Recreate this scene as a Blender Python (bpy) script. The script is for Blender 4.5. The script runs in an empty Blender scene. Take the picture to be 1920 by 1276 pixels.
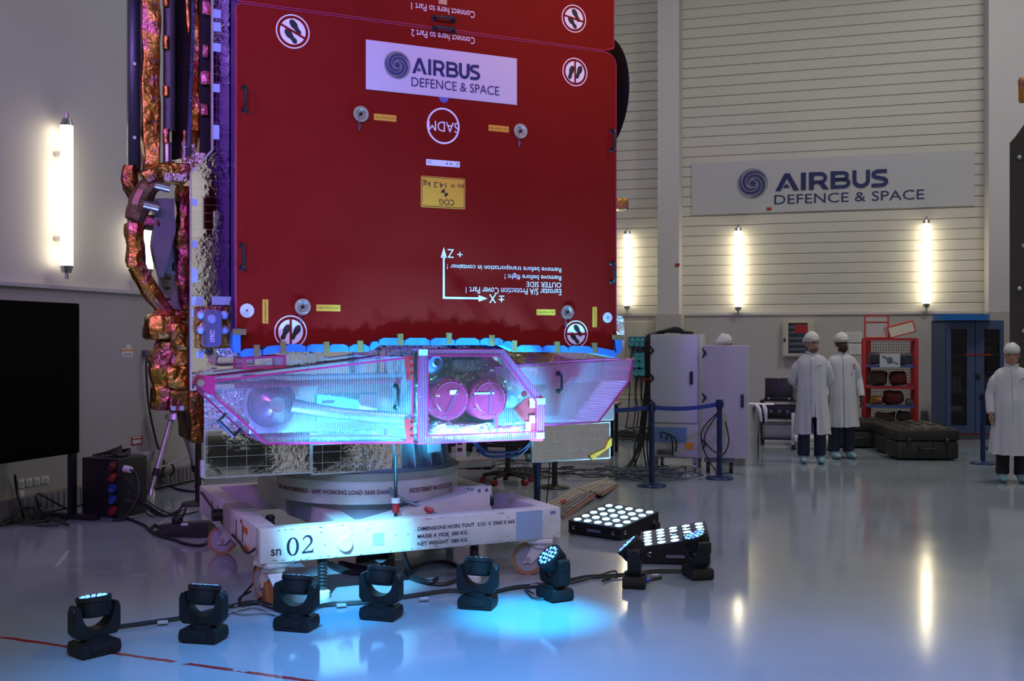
import bpy, bmesh, math, random
from mathutils import Vector, Matrix, noise, Euler
random.seed(7)
R = math.radians
scn = bpy.context.scene
col = scn.collection
# ---------------------------------------------------------------- camera, world, exposure
F, CX, CY, H = 2000.0, 960.0, 638.0, 1.68          # focal length in px of the 1920x1276 frame, eye height
cam = bpy.data.cameras.new('camera'); cam.sensor_width = 36; cam.lens = F/1920*36
camo = bpy.data.objects.new('camera', cam); col.objects.link(camo)
camo.location = (0, 0, H); camo.rotation_euler = (R(90), 0, 0); cam.clip_end = 200
scn.camera = camo
vs = scn.view_settings
vs.view_transform = 'Standard'; vs.look = 'None'; vs.gamma = 1; vs.use_curve_mapping = False
vs.exposure = 0.0
w = bpy.data.worlds.new('world'); scn.world = w; w.use_nodes = True
w.node_tree.nodes['Background'].inputs[0].default_value = (.6, .6, .7, 1)
w.node_tree.nodes['Background'].inputs[1].default_value = .05
scn.cycles.max_bounces = 7; scn.cycles.diffuse_bounces = 3; scn.cycles.glossy_bounces = 4
scn.cycles.transparent_max_bounces = 12; scn.cycles.caustics_reflective = False; scn.cycles.caustics_refractive = False
scn.cycles.sample_clamp_indirect = 4

# the hall: e1 runs along the far wall, e2 into the hall, origin on the left wall
RA = R(-17); e1 = Vector((math.cos(RA), math.sin(RA), 0)); e2 = Vector((-math.sin(RA), math.cos(RA), 0))
L0 = Vector((-4.45, 11.0, 0)); VB = 11.97; UR = 15.5; VF = -14.0; ZC = 11.0
def room(u, v, z=0): return L0 + e1*u + e2*v + Vector((0, 0, z))
def ray(px, py, D): return Vector(((px-CX)/F*D, D, H-(py-CY)/F*D))
def fl(px, py):
    D = F*H/(py-CY); return Vector(((px-CX)/F*D, D, 0))
def bwall(px, py, off=0.0):                         # point on the far wall (off metres in front)
    a = Vector(((px-CX)/F, 1, -(py-CY)/F)); o = Vector((0, 0, H))
    q = L0 + e2*(VB-off); k = (q-o).dot(e2)/a.dot(e2); return o+a*k
def lwall(px, py, off=0.0):
    a = Vector(((px-CX)/F, 1, -(py-CY)/F)); o = Vector((0, 0, H))
    q = L0 + e1*off; k = (q-o).dot(e1)/a.dot(e1); return o+a*k
# the satellite stands turned by TH on the ring of its trolley
TH = R(25.5); SC = Vector((-1.11, 8.23, 0)); tt = Vector((math.cos(TH), math.sin(TH), 0)); nn = Vector((math.sin(TH), -math.cos(TH), 0))
def op(px, py, h):                                  # local x, z on the plane y = -h of the satellite
    a = (px-CX)/F; B = SC + nn*h
    s = (a*B.y-B.x)/(tt.x-a*tt.y); D = B.y+tt.y*s
    return (s, H-(py-CY)/F*D)

# ---------------------------------------------------------------- lights of the hall and added spots
def light(name, kind, loc, energy, color, aim=None, **kw):
    d = bpy.data.lights.new(name, kind); d.energy = energy; d.color = color
    for k, v in kw.items(): setattr(d, k, v)
    o = bpy.data.objects.new(name, d); col.objects.link(o); o.location = loc
    if aim is not None:
        o.rotation_euler = (Vector(aim)-Vector(loc)).to_track_quat('-Z', 'Y').to_euler()
    return o
for (u, v, e) in ((10.5, 6, 250), (4.5, 6, 115), (12.5, -3, 190), (11, -12.6, 380), (5, -12.6, 150)):
    p = room(u, v, ZC-.3)
    light('ceiling_lamp_light', 'AREA', p, e, (1, .94, .87), p-Vector((0, 0, 3)), size=1.4, spread=R(112) if v < -12 else R(170))
# unseen overhead spots added to colour the floor, trolley, covers and left wall
light('added_wash_spot', 'SPOT', (-5.0, 1.5, 5.5), 800, (.55, .14, 1), (-2.6, 7.8, 2.8), spot_size=R(56), spot_blend=1, shadow_soft_size=.3)
light('added_wash_spot', 'SPOT', (-1.5, -1.5, 6.5), 1900, (.32, .12, 1), (-.7, 7.3, 3.0), spot_size=R(34), spot_blend=1, shadow_soft_size=.3)
light('added_wash_spot', 'SPOT', (-.7, 3.2, 7.0), 4100, (.0, .33, 1), (-.75, 5.0, 0), spot_size=R(34), spot_blend=1, shadow_soft_size=.4)  # stands in for blue light thrown down by the mirror panels
light('added_wash_spot', 'SPOT', (1.3, 3.2, 7.0), 1500, (.10, .30, 1), (.9, 5.0, 0), spot_size=R(36), spot_blend=1, shadow_soft_size=.4)
light('added_wash_spot', 'SPOT', (3.6, 3.2, 7.0), 700, (.34, .45, 1), (2.9, 5.2, 0), spot_size=R(36), spot_blend=1, shadow_soft_size=.4)
light('added_wash_spot', 'SPOT', (.8, 4.2, 6.0), 9500, (.0, .50, 1), (.12, 6.52, 0), spot_size=R(10), spot_blend=.9, shadow_soft_size=.12)
light('added_wash_spot', 'SPOT', (-1.3, 4.6, 6.0), 3600, (.0, .42, 1), (-1.05, 6.5, 0), spot_size=R(8), spot_blend=1, shadow_soft_size=.12)
light('added_wash_spot', 'SPOT', (-1.4, .5, 5.2), 20000, (.13, .60, 1), (-1.06, 6.93, .38), spot_size=R(7), spot_blend=1, shadow_soft_size=.05)
light('added_wash_spot', 'SPOT', (-.5, 1.0, 6.0), 420, (.40, .26, 1), (-4.2, 10.6, 2.4), spot_size=R(46), spot_blend=1, shadow_soft_size=.4)
light('added_wash_spot', 'SPOT', (4.5, -1.5, 7.5), 1900, (1, .50, .28), (.5, 8, 4.7), spot_size=R(22), spot_blend=1, shadow_soft_size=.4)

# ---------------------------------------------------------------- materials
MATS = {}
def mat(name, c, rough=.5, metal=0, var=0, vs_=6, bump=0, bs=40, spec=.5, coat=0, emit=None, es=0, alpha=1, stretch=None):
    if name in MATS: return MATS[name]
    m = bpy.data.materials.new(name); m.use_nodes = True; nt = m.node_tree; b = nt.nodes['Principled BSDF']
    b.inputs['Base Color'].default_value = (*c, 1); b.inputs['Roughness'].default_value = rough; b.inputs['Metallic'].default_value = metal
    b.inputs['Specular IOR Level'].default_value = spec; b.inputs['Coat Weight'].default_value = coat
    if emit: b.inputs['Emission Color'].default_value = (*emit, 1); b.inputs['Emission Strength'].default_value = es
    b.inputs['Alpha'].default_value = alpha
    N = nt.nodes.new; L = nt.links.new
    tc = N('ShaderNodeTexCoord'); src = tc.outputs['Object']
    if stretch:
        mp = N('ShaderNodeMapping'); mp.inputs['Scale'].default_value = stretch; L(src, mp.inputs[0]); src = mp.outputs[0]
    if var:
        n = N('ShaderNodeTexNoise'); n.inputs['Scale'].default_value = vs_; n.inputs['Detail'].default_value = 5; L(src, n.inputs['Vector'])
        r = N('ShaderNodeMapRange'); r.inputs['From Min'].default_value = .3; r.inputs['From Max'].default_value = .7
        r.inputs['To Min'].default_value = 1-var; r.inputs['To Max'].default_value = 1+var*.6; L(n.outputs['Fac'], r.inputs['Value'])
        x = N('ShaderNodeVectorMath'); x.operation = 'SCALE'; x.inputs[0].default_value = c; L(r.outputs[0], x.inputs['Scale']); L(x.outputs[0], b.inputs['Base Color'])
        r2 = N('ShaderNodeMapRange'); r2.inputs['To Min'].default_value = max(0, rough-.08); r2.inputs['To Max'].default_value = min(1, rough+.1)
        L(n.outputs['Fac'], r2.inputs['Value']); L(r2.outputs[0], b.inputs['Roughness'])
    if bump:
        n = N('ShaderNodeTexNoise'); n.inputs['Scale'].default_value = bs; n.inputs['Detail'].default_value = 4; L(src, n.inputs['Vector'])
        bu = N('ShaderNodeBump'); bu.inputs['Strength'].default_value = bump; bu.inputs['Distance'].default_value = .02
        L(n.outputs['Fac'], bu.inputs['Height']); L(bu.outputs[0], b.inputs['Normal'])
    MATS[name] = m; return m
def foil(name, c, rough, bs, strength, pink_light=None):               # crumpled metallised film: facetted voronoi + noise relief
    m = mat(name, c, rough, 1, .25, 5); nt = m.node_tree; N = nt.nodes.new; L = nt.links.new; b = nt.nodes['Principled BSDF']
    tc = N('ShaderNodeTexCoord'); v = N('ShaderNodeTexVoronoi'); v.inputs['Scale'].default_value = bs; v.feature = 'F2'
    n = N('ShaderNodeTexNoise'); n.inputs['Scale'].default_value = bs*1.7; n.inputs['Detail'].default_value = 6; n.inputs['Distortion'].default_value = 1.2
    L(tc.outputs['Object'], v.inputs['Vector']); L(tc.outputs['Object'], n.inputs['Vector'])
    a = N('ShaderNodeMath'); a.operation = 'ADD'; L(v.outputs['Distance'], a.inputs[0]); L(n.outputs['Fac'], a.inputs[1])
    bu = N('ShaderNodeBump'); bu.inputs['Strength'].default_value = strength; bu.inputs['Distance'].default_value = .03
    L(a.outputs[0], bu.inputs['Height']); L(bu.outputs[0], b.inputs['Normal'])
    if pink_light:  # pink patches: reflected magenta light put into the foil colour
        src = b.inputs['Base Color'].links[0].from_socket; n3 = N('ShaderNodeTexNoise'); n3.inputs['Scale'].default_value = 4.5; n3.inputs['Detail'].default_value = 4; L(tc.outputs['Object'], n3.inputs['Vector'])
        k = N('ShaderNodeMapRange'); k.inputs['From Min'].default_value = .5; k.inputs['From Max'].default_value = .6; L(n3.outputs['Fac'], k.inputs['Value'])
        x = N('ShaderNodeMix'); x.data_type = 'RGBA'; x.inputs['B'].default_value = (*pink_light, 1); L(k.outputs[0], x.inputs['Factor']); L(src, x.inputs['A']); L(x.outputs['Result'], b.inputs['Base Color'])
    return m
def mirror(name, tile, strength, c=(.86, .86, .84), mr=.2):   # optical solar reflectors: tiny wavy mirror tiles with a pale grid
    m = bpy.data.materials.new(name); m.use_nodes = True; nt = m.node_tree; N = nt.nodes.new; L = nt.links.new; b = nt.nodes['Principled BSDF']
    b.inputs['Metallic'].default_value = 1; b.inputs['Roughness'].default_value = .06; b.inputs['Base Color'].default_value = (*c, 1)
    tc = N('ShaderNodeTexCoord'); sw = N('ShaderNodeSeparateXYZ'); L(tc.outputs['Object'], sw.inputs[0])
    cb = N('ShaderNodeCombineXYZ'); L(sw.outputs['X'], cb.inputs['X']); L(sw.outputs['Z'], cb.inputs['Y'])
    br = N('ShaderNodeTexBrick'); br.offset = 0; br.inputs['Scale'].default_value = 1; br.inputs['Brick Width'].default_value = tile*1.75; br.inputs['Row Height'].default_value = tile
    br.inputs['Mortar Size'].default_value = .0012; br.inputs['Color1'].default_value = (0, 0, 0, 1); br.inputs['Color2'].default_value = (1, 1, 1, 1); br.inputs['Mortar'].default_value = (.5, .5, .5, 1)
    L(cb.outputs[0], br.inputs['Vector'])
    n = N('ShaderNodeTexNoise'); n.inputs['Scale'].default_value = 26; n.inputs['Detail'].default_value = 3; L(tc.outputs['Object'], n.inputs['Vector'])
    n2 = N('ShaderNodeTexNoise'); n2.inputs['Scale'].default_value = 2.2; L(tc.outputs['Object'], n2.inputs['Vector'])
    pw = N('ShaderNodeMapRange'); pw.inputs['From Min'].default_value = .42; pw.inputs['From Max'].default_value = .62; L(n2.outputs['Fac'], pw.inputs['Value'])
    ml = N('ShaderNodeMath'); ml.operation = 'MULTIPLY'; L(n.outputs['Fac'], ml.inputs[0]); L(pw.outputs[0], ml.inputs[1])
    bu = N('ShaderNodeBump'); bu.inputs['Strength'].default_value = strength; bu.inputs['Distance'].default_value = .02; L(ml.outputs[0], bu.inputs['Height']); L(bu.outputs[0], b.inputs['Normal'])
    rr = N('ShaderNodeMapRange'); rr.inputs['To Min'].default_value = .05; rr.inputs['To Max'].default_value = mr; L(br.outputs['Fac'], rr.inputs['Value']); L(rr.outputs[0], b.inputs['Roughness'])
    return m
def twinwall(name, c, pitch, dens, dc=(.86, .82, .92)):                    # clear ribbed polycarbonate
    m = bpy.data.materials.new(name); m.use_nodes = True; nt = m.node_tree; N = nt.nodes.new; L = nt.links.new
    out = nt.nodes['Material Output']; nt.nodes.remove(nt.nodes['Principled BSDF'])
    tc = N('ShaderNodeTexCoord'); wv = N('ShaderNodeTexWave'); wv.bands_direction = 'X'; wv.inputs['Scale'].default_value = 1/pitch/3.1416*.5; L(tc.outputs['Object'], wv.inputs['Vector'])
    tr = N('ShaderNodeBsdfTransparent'); tr.inputs[0].default_value = (*c, 1)
    df = N('ShaderNodeBsdfDiffuse'); df.inputs[0].default_value = (*dc, 1)
    tl = N('ShaderNodeBsdfTranslucent'); tl.inputs[0].default_value = (*dc, 1)
    gl = N('ShaderNodeBsdfGlossy'); gl.inputs['Roughness'].default_value = .16
    m1 = N('ShaderNodeMixShader'); m1.inputs[0].default_value = .5; L(df.outputs[0], m1.inputs[1]); L(tl.outputs[0], m1.inputs[2])
    mr = N('ShaderNodeMapRange'); mr.inputs['To Min'].default_value = dens*.4; mr.inputs['To Max'].default_value = min(1, dens*1.5); L(wv.outputs['Fac'], mr.inputs['Value'])
    m2 = N('ShaderNodeMixShader'); L(mr.outputs[0], m2.inputs[0]); L(tr.outputs[0], m2.inputs[1]); L(m1.outputs[0], m2.inputs[2])
    bu = N('ShaderNodeBump'); bu.inputs['Strength'].default_value = .5; bu.inputs['Distance'].default_value = .004; L(wv.outputs['Fac'], bu.inputs['Height']); L(bu.outputs[0], gl.inputs['Normal'])
    m3 = N('ShaderNodeMixShader'); m3.inputs[0].default_value = .14; L(m2.outputs[0], m3.inputs[1]); L(gl.outputs[0], m3.inputs[2])
    L(m3.outputs[0], out.inputs[0]); return m
def clear(name, c, gloss=.1, dens=.06, rough=.05):
    m = bpy.data.materials.new(name); m.use_nodes = True; nt = m.node_tree; N = nt.nodes.new; L = nt.links.new
    out = nt.nodes['Material Output']; nt.nodes.remove(nt.nodes['Principled BSDF'])
    tr = N('ShaderNodeBsdfTransparent'); tr.inputs[0].default_value = (*c, 1)
    gl = N('ShaderNodeBsdfGlossy'); gl.inputs['Roughness'].default_value = rough
    df = N('ShaderNodeBsdfDiffuse'); df.inputs[0].default_value = (.9, .88, .95, 1)
    a = N('ShaderNodeMixShader'); a.inputs[0].default_value = dens; L(tr.outputs[0], a.inputs[1]); L(df.outputs[0], a.inputs[2])
    b = N('ShaderNodeMixShader'); b.inputs[0].default_value = gloss; L(a.outputs[0], b.inputs[1]); L(gl.outputs[0], b.inputs[2])
    L(b.outputs[0], out.inputs[0]); return m
def emis(name, c, s):
    m = bpy.data.materials.new(name); m.use_nodes = True; b = m.node_tree.nodes['Principled BSDF']
    b.inputs['Base Color'].default_value = (.8, .8, .8, 1); b.inputs['Emission Color'].default_value = (*c, 1); b.inputs['Emission Strength'].default_value = s; return m
black = mat('black_plastic', (.012, .012, .014), .4, 0, .2)
blackm = mat('black_metal', (.015, .015, .018), .35, 0, .2)
blackcloth = mat('black_cloth', (.006, .006, .008), .85, 0, .3, 20)
cabm = mat('cable_rubber', (.012, .012, .013), .5)
cabg = mat('cable_grey', (.25, .25, .27), .5)
white = mat('white_enamel', (.72, .72, .74), .4, 0, .08, 3)
wpaint = mat('trolley_paint', (.70, .69, .64), .42, 0, .16, 4, .05, 60)
steel = mat('steel', (.55, .55, .56), .28, 1, .15, 8)
alu = mat('aluminium', (.62, .62, .64), .35, 1, .12, 10)
dsteel = mat('dark_steel', (.16, .17, .19), .4, .6, .2)
redcov = mat('red_cover_lacquer', (.205, .0065, .004), .55, 0, .06, 3, .03, 90, spec=.12)
redp = mat('red_enamel', (.42, .015, .02), .4, 0, .1)
pink = mat('magenta_acrylic', (.42, .015, .10), .18, 0, .05, 4, coat=.5)
pinkd = mat('crimson_plastic', (.25, .006, .032), .25, 0, .1, 6, coat=.4)
gold = foil('gold_foil', (.58, .28, .055), .28, 8, .55, (.50, .17, .20))
goldd = foil('amber_foil', (.30, .13, .035), .32, 7, .6, (.26, .07, .09))
tanf = foil('tan_gold_foil', (.62, .42, .20), .26, 18, .7)
satin = mat('satin_panel', (.72, .70, .70), .27, .92, .12, 3, .06, 5, stretch=(.3, 1, 3))
silverf = foil('silver_foil', (.82, .78, .70), .22, 22, .7)
osr = mirror('mirror_tiles', .055, .26); osr2 = mirror('mirror_tiles_large', .075, .16, mr=.26)
poly = twinwall('ribbed_polycarbonate', (.94, .91, .97), .008, .13)
polyp = twinwall('pink_ribbed_polycarbonate', (.95, .50, .75), .008, .30, (.80, .30, .62))
glass = clear('clear_window', (.98, .96, .99), .035, .008); cabglass = clear('cabinet_window', (.55, .58, .62), .03, .0)
plex = clear('red_edged_acrylic', (.97, .90, .90), .12, .14)
yel = mat('yellow_label', (.72, .36, .03), .5)
lblw = mat('white_label', (.80, .79, .82), .5)
inkb = mat('navy_ink', (.012, .02, .12), .35)
inkk = mat('black_ink', (.012, .012, .015), .6)
inkr = mat('maroon_ink', (.16, .02, .06), .6)
inkw = mat('white_ink', (.85, .84, .88), .55)
bluef = mat('blue_foam', (.03, .15, .40), .55, 0, .1, 10)
navy = mat('navy_metal', (.012, .025, .13), .35, 0, .1)
bluec = mat('slate_blue_enamel', (.05, .085, .19), .42, 0, .08)
bluet = mat('bright_blue_plastic', (.01, .16, .55), .4)
greyp = mat('grey_enamel', (.50, .50, .54), .45, 0, .06, 3)
beige = mat('beige_enamel', (.58, .54, .46), .5, 0, .06, 3)
teal = mat('teal_plastic', (.02, .16, .22), .45)
orange = mat('orange_paint', (.75, .16, .02), .5)
tyre = mat('tan_polyurethane', (.40, .20, .09), .5, 0, .1)
# ---------------------------------------------------------------- mesh building
class MB:
    def __init__(s): s.bm = bmesh.new(); s.mi = 0
    def add(s, t, M=None):
        if M is not None: bmesh.ops.transform(t, matrix=M, verts=t.verts)
        for f in t.faces: f.material_index = s.mi
        me = bpy.data.meshes.new('t'); t.to_mesh(me); t.free(); s.bm.from_mesh(me); bpy.data.meshes.remove(me); return s
    def box(s, c, d, b=0, rot=None, seg=2):
        t = bmesh.new(); bmesh.ops.create_cube(t, size=1); bmesh.ops.scale(t, vec=d, verts=t.verts)
        if b: bmesh.ops.bevel(t, geom=t.edges[:], offset=min(b, min(d)*.49), segments=seg, affect='EDGES', profile=.5)
        M = Matrix.Translation(c)
        if rot: M = M @ Euler(rot).to_matrix().to_4x4()
        return s.add(t, M)
    def span(s, x0, x1, y0, y1, z0, z1, b=0): return s.box(((x0+x1)/2, (y0+y1)/2, (z0+z1)/2), (abs(x1-x0), abs(y1-y0), abs(z1-z0)), b)
    def cyl(s, p0, p1, r0, r1=None, n=20, cap=True):
        p0 = Vector(p0); p1 = Vector(p1); d = p1-p0; t = bmesh.new()
        bmesh.ops.create_cone(t, cap_ends=cap, segments=n, radius1=r0, radius2=r0 if r1 is None else r1, depth=d.length)
        return s.add(t, Matrix.Translation((p0+p1)/2) @ d.to_track_quat('Z', 'Y').to_matrix().to_4x4())
    def ball(s, c, r, n=16, M=None):
        t = bmesh.new(); bmesh.ops.create_uvsphere(t, u_segments=n, v_segments=max(6, n*2//3), radius=1)
        r = (r, r, r) if isinstance(r, (int, float)) else r
        X = Matrix.Translation(c) @ (M or Matrix()) @ Matrix.Diagonal((*r, 1)); return s.add(t, X)
    def tube(s, pts, r, n=8, closed=False, smooth=0):
        P = [Vector(p) for p in pts]
        rs = list(r) if isinstance(r, (list, tuple)) else [r]*len(P)
        if smooth:
            Q, S = [], []
            m = len(P); rng = m if closed else m-1
            for i in range(rng):
                p0, p1, p2, p3 = (P[(i-1) % m], P[i], P[(i+1) % m], P[(i+2) % m]) if closed else (P[max(i-1, 0)], P[i], P[i+1], P[min(i+2, m-1)])
                for k in range(smooth):
                    t = k/smooth
                    Q.append(.5*((2*p1)+(p2-p0)*t+(2*p0-5*p1+4*p2-p3)*t*t+(3*p1-p0-3*p2+p3)*t**3)); S.append(rs[i]*(1-t)+rs[(i+1) % m]*t)
            if not closed: Q.append(P[-1]); S.append(rs[-1])
            P, rs = Q, S
        t = bmesh.new(); rings = []; up = None; m = len(P)
        for i, p in enumerate(P):
            d = (P[(i+1) % m]-P[i-1]) if closed else (P[min(i+1, m-1)]-P[max(i-1, 0)])
            if d.length < 1e-9: d = Vector((0, 0, 1))
            d.normalize()
            if up is None: up = d.orthogonal().normalized()
            up = up-d*up.dot(d); up = up.normalized() if up.length > 1e-6 else d.orthogonal().normalized()
            q = d.cross(up)
            rings.append([t.verts.new(p+(up*math.cos(2*math.pi*k/n)+q*math.sin(2*math.pi*k/n))*rs[i]) for k in range(n)])
        for i in range(m if closed else m-1):
            a, b = rings[i], rings[(i+1) % m]
            for k in range(n): t.faces.new((a[k], a[(k+1) % n], b[(k+1) % n], b[k]))
        if not closed: t.faces.new(rings[0][::-1]); t.faces.new(rings[-1])
        return s.add(t)
    def lathe(s, prof, c=(0, 0, 0), n=40, M=None, arc=None):
        t = bmesh.new(); rings = []; cnt = n if arc is None else n+1; a0, a1 = (0, 2*math.pi) if arc is None else arc
        for (r, z) in prof:
            rings.append([t.verts.new((r*math.cos(a0+(a1-a0)*k/n), r*math.sin(a0+(a1-a0)*k/n), z)) for k in range(cnt)])
        for i in range(len(rings)-1):
            a, b = rings[i], rings[i+1]
            for k in range(n): t.faces.new((a[k], a[(k+1) % cnt], b[(k+1) % cnt], b[k]))
        bmesh.ops.remove_doubles(t, verts=t.verts, dist=1e-5)
        bmesh.ops.recalc_face_normals(t, faces=t.faces)
        return s.add(t, Matrix.Translation(c) @ (M or Matrix()))
    def prism(s, poly, y0, y1, hole=None, M=None):       # polygon in x,z pushed along y; hole has as many points as poly
        t = bmesh.new()
        A = [t.verts.new((x, y0, z)) for x, z in poly]; B = [t.verts.new((x, y1, z)) for x, z in poly]; n = len(poly)
        for i in range(n): t.faces.new((A[i], A[(i+1) % n], B[(i+1) % n], B[i]))
        if hole:
            A2 = [t.verts.new((x, y0, z)) for x, z in hole]; B2 = [t.verts.new((x, y1, z)) for x, z in hole]
            for i in range(n):
                j = (i+1) % n
                t.faces.new((A2[i], B2[i], B2[j], A2[j])); t.faces.new((A[i], A2[i], A2[j], A[j])); t.faces.new((B[i], B[j], B2[j], B2[i]))
        else: t.faces.new(A); t.faces.new(B[::-1])
        bmesh.ops.recalc_face_normals(t, faces=t.faces); return s.add(t, M)
    def hull(s, quadA, quadB):                           # two matching 3-D outlines joined into a solid
        t = bmesh.new(); A = [t.verts.new(p) for p in quadA]; B = [t.verts.new(p) for p in quadB]; n = len(A)
        for i in range(n): t.faces.new((A[i], A[(i+1) % n], B[(i+1) % n], B[i]))
        t.faces.new(A[::-1]); t.faces.new(B); bmesh.ops.recalc_face_normals(t, faces=t.faces); return s.add(t)
    def face(s, pts):
        t = bmesh.new(); t.faces.new([t.verts.new(p) for p in pts]); return s.add(t)
    def ribbon(s, pts, wd, y0, y1, closed=False):        # 2-D stroke of width wd (number or list) in the x,z plane
        P = [Vector(p) for p in pts]; n = len(P); W = wd if isinstance(wd, list) else [wd]*n; l, r = [], []
        for i in range(n):
            a = (P[i]-P[i-1]).normalized() if (i > 0 or closed) else None
            b = (P[(i+1) % n]-P[i]).normalized() if (i < n-1 or closed) else None
            a = a or b; b = b or a
            na = Vector((-a.y, a.x)); nb = Vector((-b.y, b.x)); m = (na+nb).normalized(); k = W[i]/2/max(.35, m.dot(na))
            l.append(P[i]+m*k); r.append(P[i]-m*k)
        t = bmesh.new()
        for i in range(n if closed else n-1):
            j = (i+1) % n; q = [l[i], l[j], r[j], r[i]]
            a = [t.verts.new((v.x, y0, v.y)) for v in q]; b = [t.verts.new((v.x, y1, v.y)) for v in q]
            t.faces.new(a); t.faces.new(b[::-1])
            for k in range(4): t.faces.new((a[k], a[(k+1) % 4], b[(k+1) % 4], b[k]))
        bmesh.ops.recalc_face_normals(t, faces=t.faces); return s.add(t)
    def crumple(s, amp, freq, cut=.06, seed=0):
        for _ in range(4):
            e = [x for x in s.bm.edges if x.calc_length() > cut]
            if not e or len(s.bm.verts) > 9000: break
            bmesh.ops.subdivide_edges(s.bm, edges=e, cuts=1, use_grid_fill=True)
        bmesh.ops.triangulate(s.bm, faces=s.bm.faces)
        for v in s.bm.verts:
            v.co += noise.noise_vector(v.co*freq+Vector((seed, seed*2, 0)))*amp + noise.noise_vector(v.co*freq*2.7+Vector((0, seed, 5)))*amp*.5
        return s
    def build(s, name, mats, parent=None, smooth=38, loc=None):
        me = bpy.data.meshes.new(name); s.bm.to_mesh(me); s.bm.free()
        for m in (mats if isinstance(mats, (list, tuple)) else [mats]): me.materials.append(m)
        if smooth:
            for f in me.polygons: f.use_smooth = True
            me.set_sharp_from_angle(angle=R(smooth))
        o = bpy.data.objects.new(name, me); col.objects.link(o)
        if parent: o.parent = parent
        if loc is not None: o.location = loc
        return o
def tag(o, label, cat, group=None, kind=None):
    o['label'] = label; o['category'] = cat
    if group: o['group'] = group
    if kind: o['kind'] = kind
    return o
def thing(name, label, cat, loc=(0, 0, 0), rz=0, group=None):
    o = bpy.data.objects.new(name, None); col.objects.link(o); o.location = loc; o.rotation_euler = (0, 0, rz); o.empty_display_size = .1
    return tag(o, label, cat, group)
def struct(name, mb, m, smooth=38):
    o = mb.build(name, m, None, smooth); o['kind'] = 'structure'; return o
KIDS = {}
def copy_tree(o, parent=None):
    c = o.copy(); col.objects.link(c)
    if parent: c.parent = parent
    for ch in [x for x in o.children]: copy_tree(ch, c)
    return c
def clone(o, loc, rz, label, group=None):
    c = copy_tree(o); c.location = loc; c.rotation_euler = (0, 0, rz); c['label'] = label
    if group: c['group'] = group
    return c
def text_bm(body, bold=0.0):
    cu = bpy.data.curves.new('tx', 'FONT'); cu.body = body; cu.offset = bold; cu.resolution_u = 3; cu.extrude = 0.0
    o = bpy.data.objects.new('tx', cu); col.objects.link(o)
    bpy.context.view_layer.update()
    me = bpy.data.meshes.new_from_object(o.evaluated_get(bpy.context.evaluated_depsgraph_get()))
    t = bmesh.new(); t.from_mesh(me); bpy.data.meshes.remove(me); bpy.data.objects.remove(o); bpy.data.curves.remove(cu); return t
def text(mb, body, a, b, y, flip=False, bold=0.0, fn=None):
    """write body into the box a..b (x,z) of the plane y, seen from -y; flip turns it upside down in its plane"""
    t = text_bm(body, bold); X = [v.co.x for v in t.verts]; Y = [v.co.y for v in t.verts]
    x0, x1, y0, y1 = min(X), max(X), min(Y), max(Y)
    for v in t.verts:
        u = (v.co.x-x0)/(x1-x0); k = (v.co.y-y0)/(y1-y0)
        if flip: u, k = 1-u, 1-k
        p = (a[0]+(b[0]-a[0])*u, a[1]+(b[1]-a[1])*k)
        v.co = fn(*p) if fn else Vector((p[0], y, p[1]))
    mb.add(t)
def arc(cx, cz, rx, rz, a0, a1, n=12): return [(cx+rx*math.cos(R(a0+(a1-a0)*i/n)), cz+rz*math.sin(R(a0+(a1-a0)*i/n))) for i in range(n+1)]
def rpoly(x0, x1, z0, z1, r, n=5):
    return arc(x1-r, z1-r, r, r, 0, 90, n)+arc(x0+r, z1-r, r, r, 90, 180, n)+arc(x0+r, z0+r, r, r, 180, 270, n)+arc(x1-r, z0+r, r, r, 270, 360, n)
def wordmark(mb, x0, z0, hgt, wid, y0, y1):             # the six heavy capitals of the company sign
    def T(p): return [(x0+u*wid/5.55, z0+v*hgt) for u, v in p]
    sw = .21; sx = hgt
    for q in ([(0, 0), (.46, 1), (.72, 1), (1.2, 0), (.93, 0), (.59, .72), (.27, 0)], [(.40, .17), (.72, .17), (.62, .36), (.49, .36)],
              [(1.3, 0), (1.3, 1), (1.54, 1), (1.54, 0)], [(1.7, 0), (1.7, 1), (1.94, 1), (1.94, 0)], [(2.78, 0), (2.78, 1), (3.0, 1), (3.0, 0)],
              [(2.12, .44), (2.40, .44), (2.68, 0), (2.40, 0)]):
        mb.prism(T(q), y0, y1)
    W = sw*hgt
    mb.ribbon(T([(1.94, .9), (2.25, .9)]+arc(2.25, .66, .27, .24, 80, -80, 8)+[(1.94, .42)]), W*.9, y0, y1)
    mb.ribbon(T([(3.0, .9), (3.35, .9)]+arc(3.38, .71, .22, .19, 80, -80, 8)+[(3.0, .52)]), W*.85, y0, y1)
    mb.ribbon(T([(3.0, .52), (3.4, .52)]+arc(3.4, .31, .27, .21, 80, -80, 8)+[(3.0, .1)]), W*.9, y0, y1)
    mb.ribbon(T([(3.95, 1), (3.95, .45)]+arc(4.28, .42, .33, .32, 180, 360, 12)+[(4.61, .45), (4.61, 1)]), W, y0, y1)
    mb.ribbon(T([(5.52, .9)]+arc(5.12, .72, .26, .18, 90, 270, 8)+arc(5.22, .3, .28, .2, 90, -90, 8)+[(4.78, .1)]), W*.95, y0, y1)
def emblem(mb, cx, cz, rx, rz, y0, y1):
    for a0 in (20, 140, 260):
        n = 22; pts = []; ws = []
        for i in range(n+1):
            u = i/n; rad = .90-.62*u; a = R(a0+300*u)
            pts.append((cx+rx*rad*math.cos(a), cz+rz*rad*math.sin(a))); ws.append(rx*(.03+.17*math.sin(math.pi*u)**.8))
        mb.ribbon(pts, ws, y0, y1)
    mb.prism([(cx+rx*.2*math.cos(R(k*15)), cz+rz*.2*math.sin(R(k*15))) for k in range(24)], y0, y1)
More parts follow.
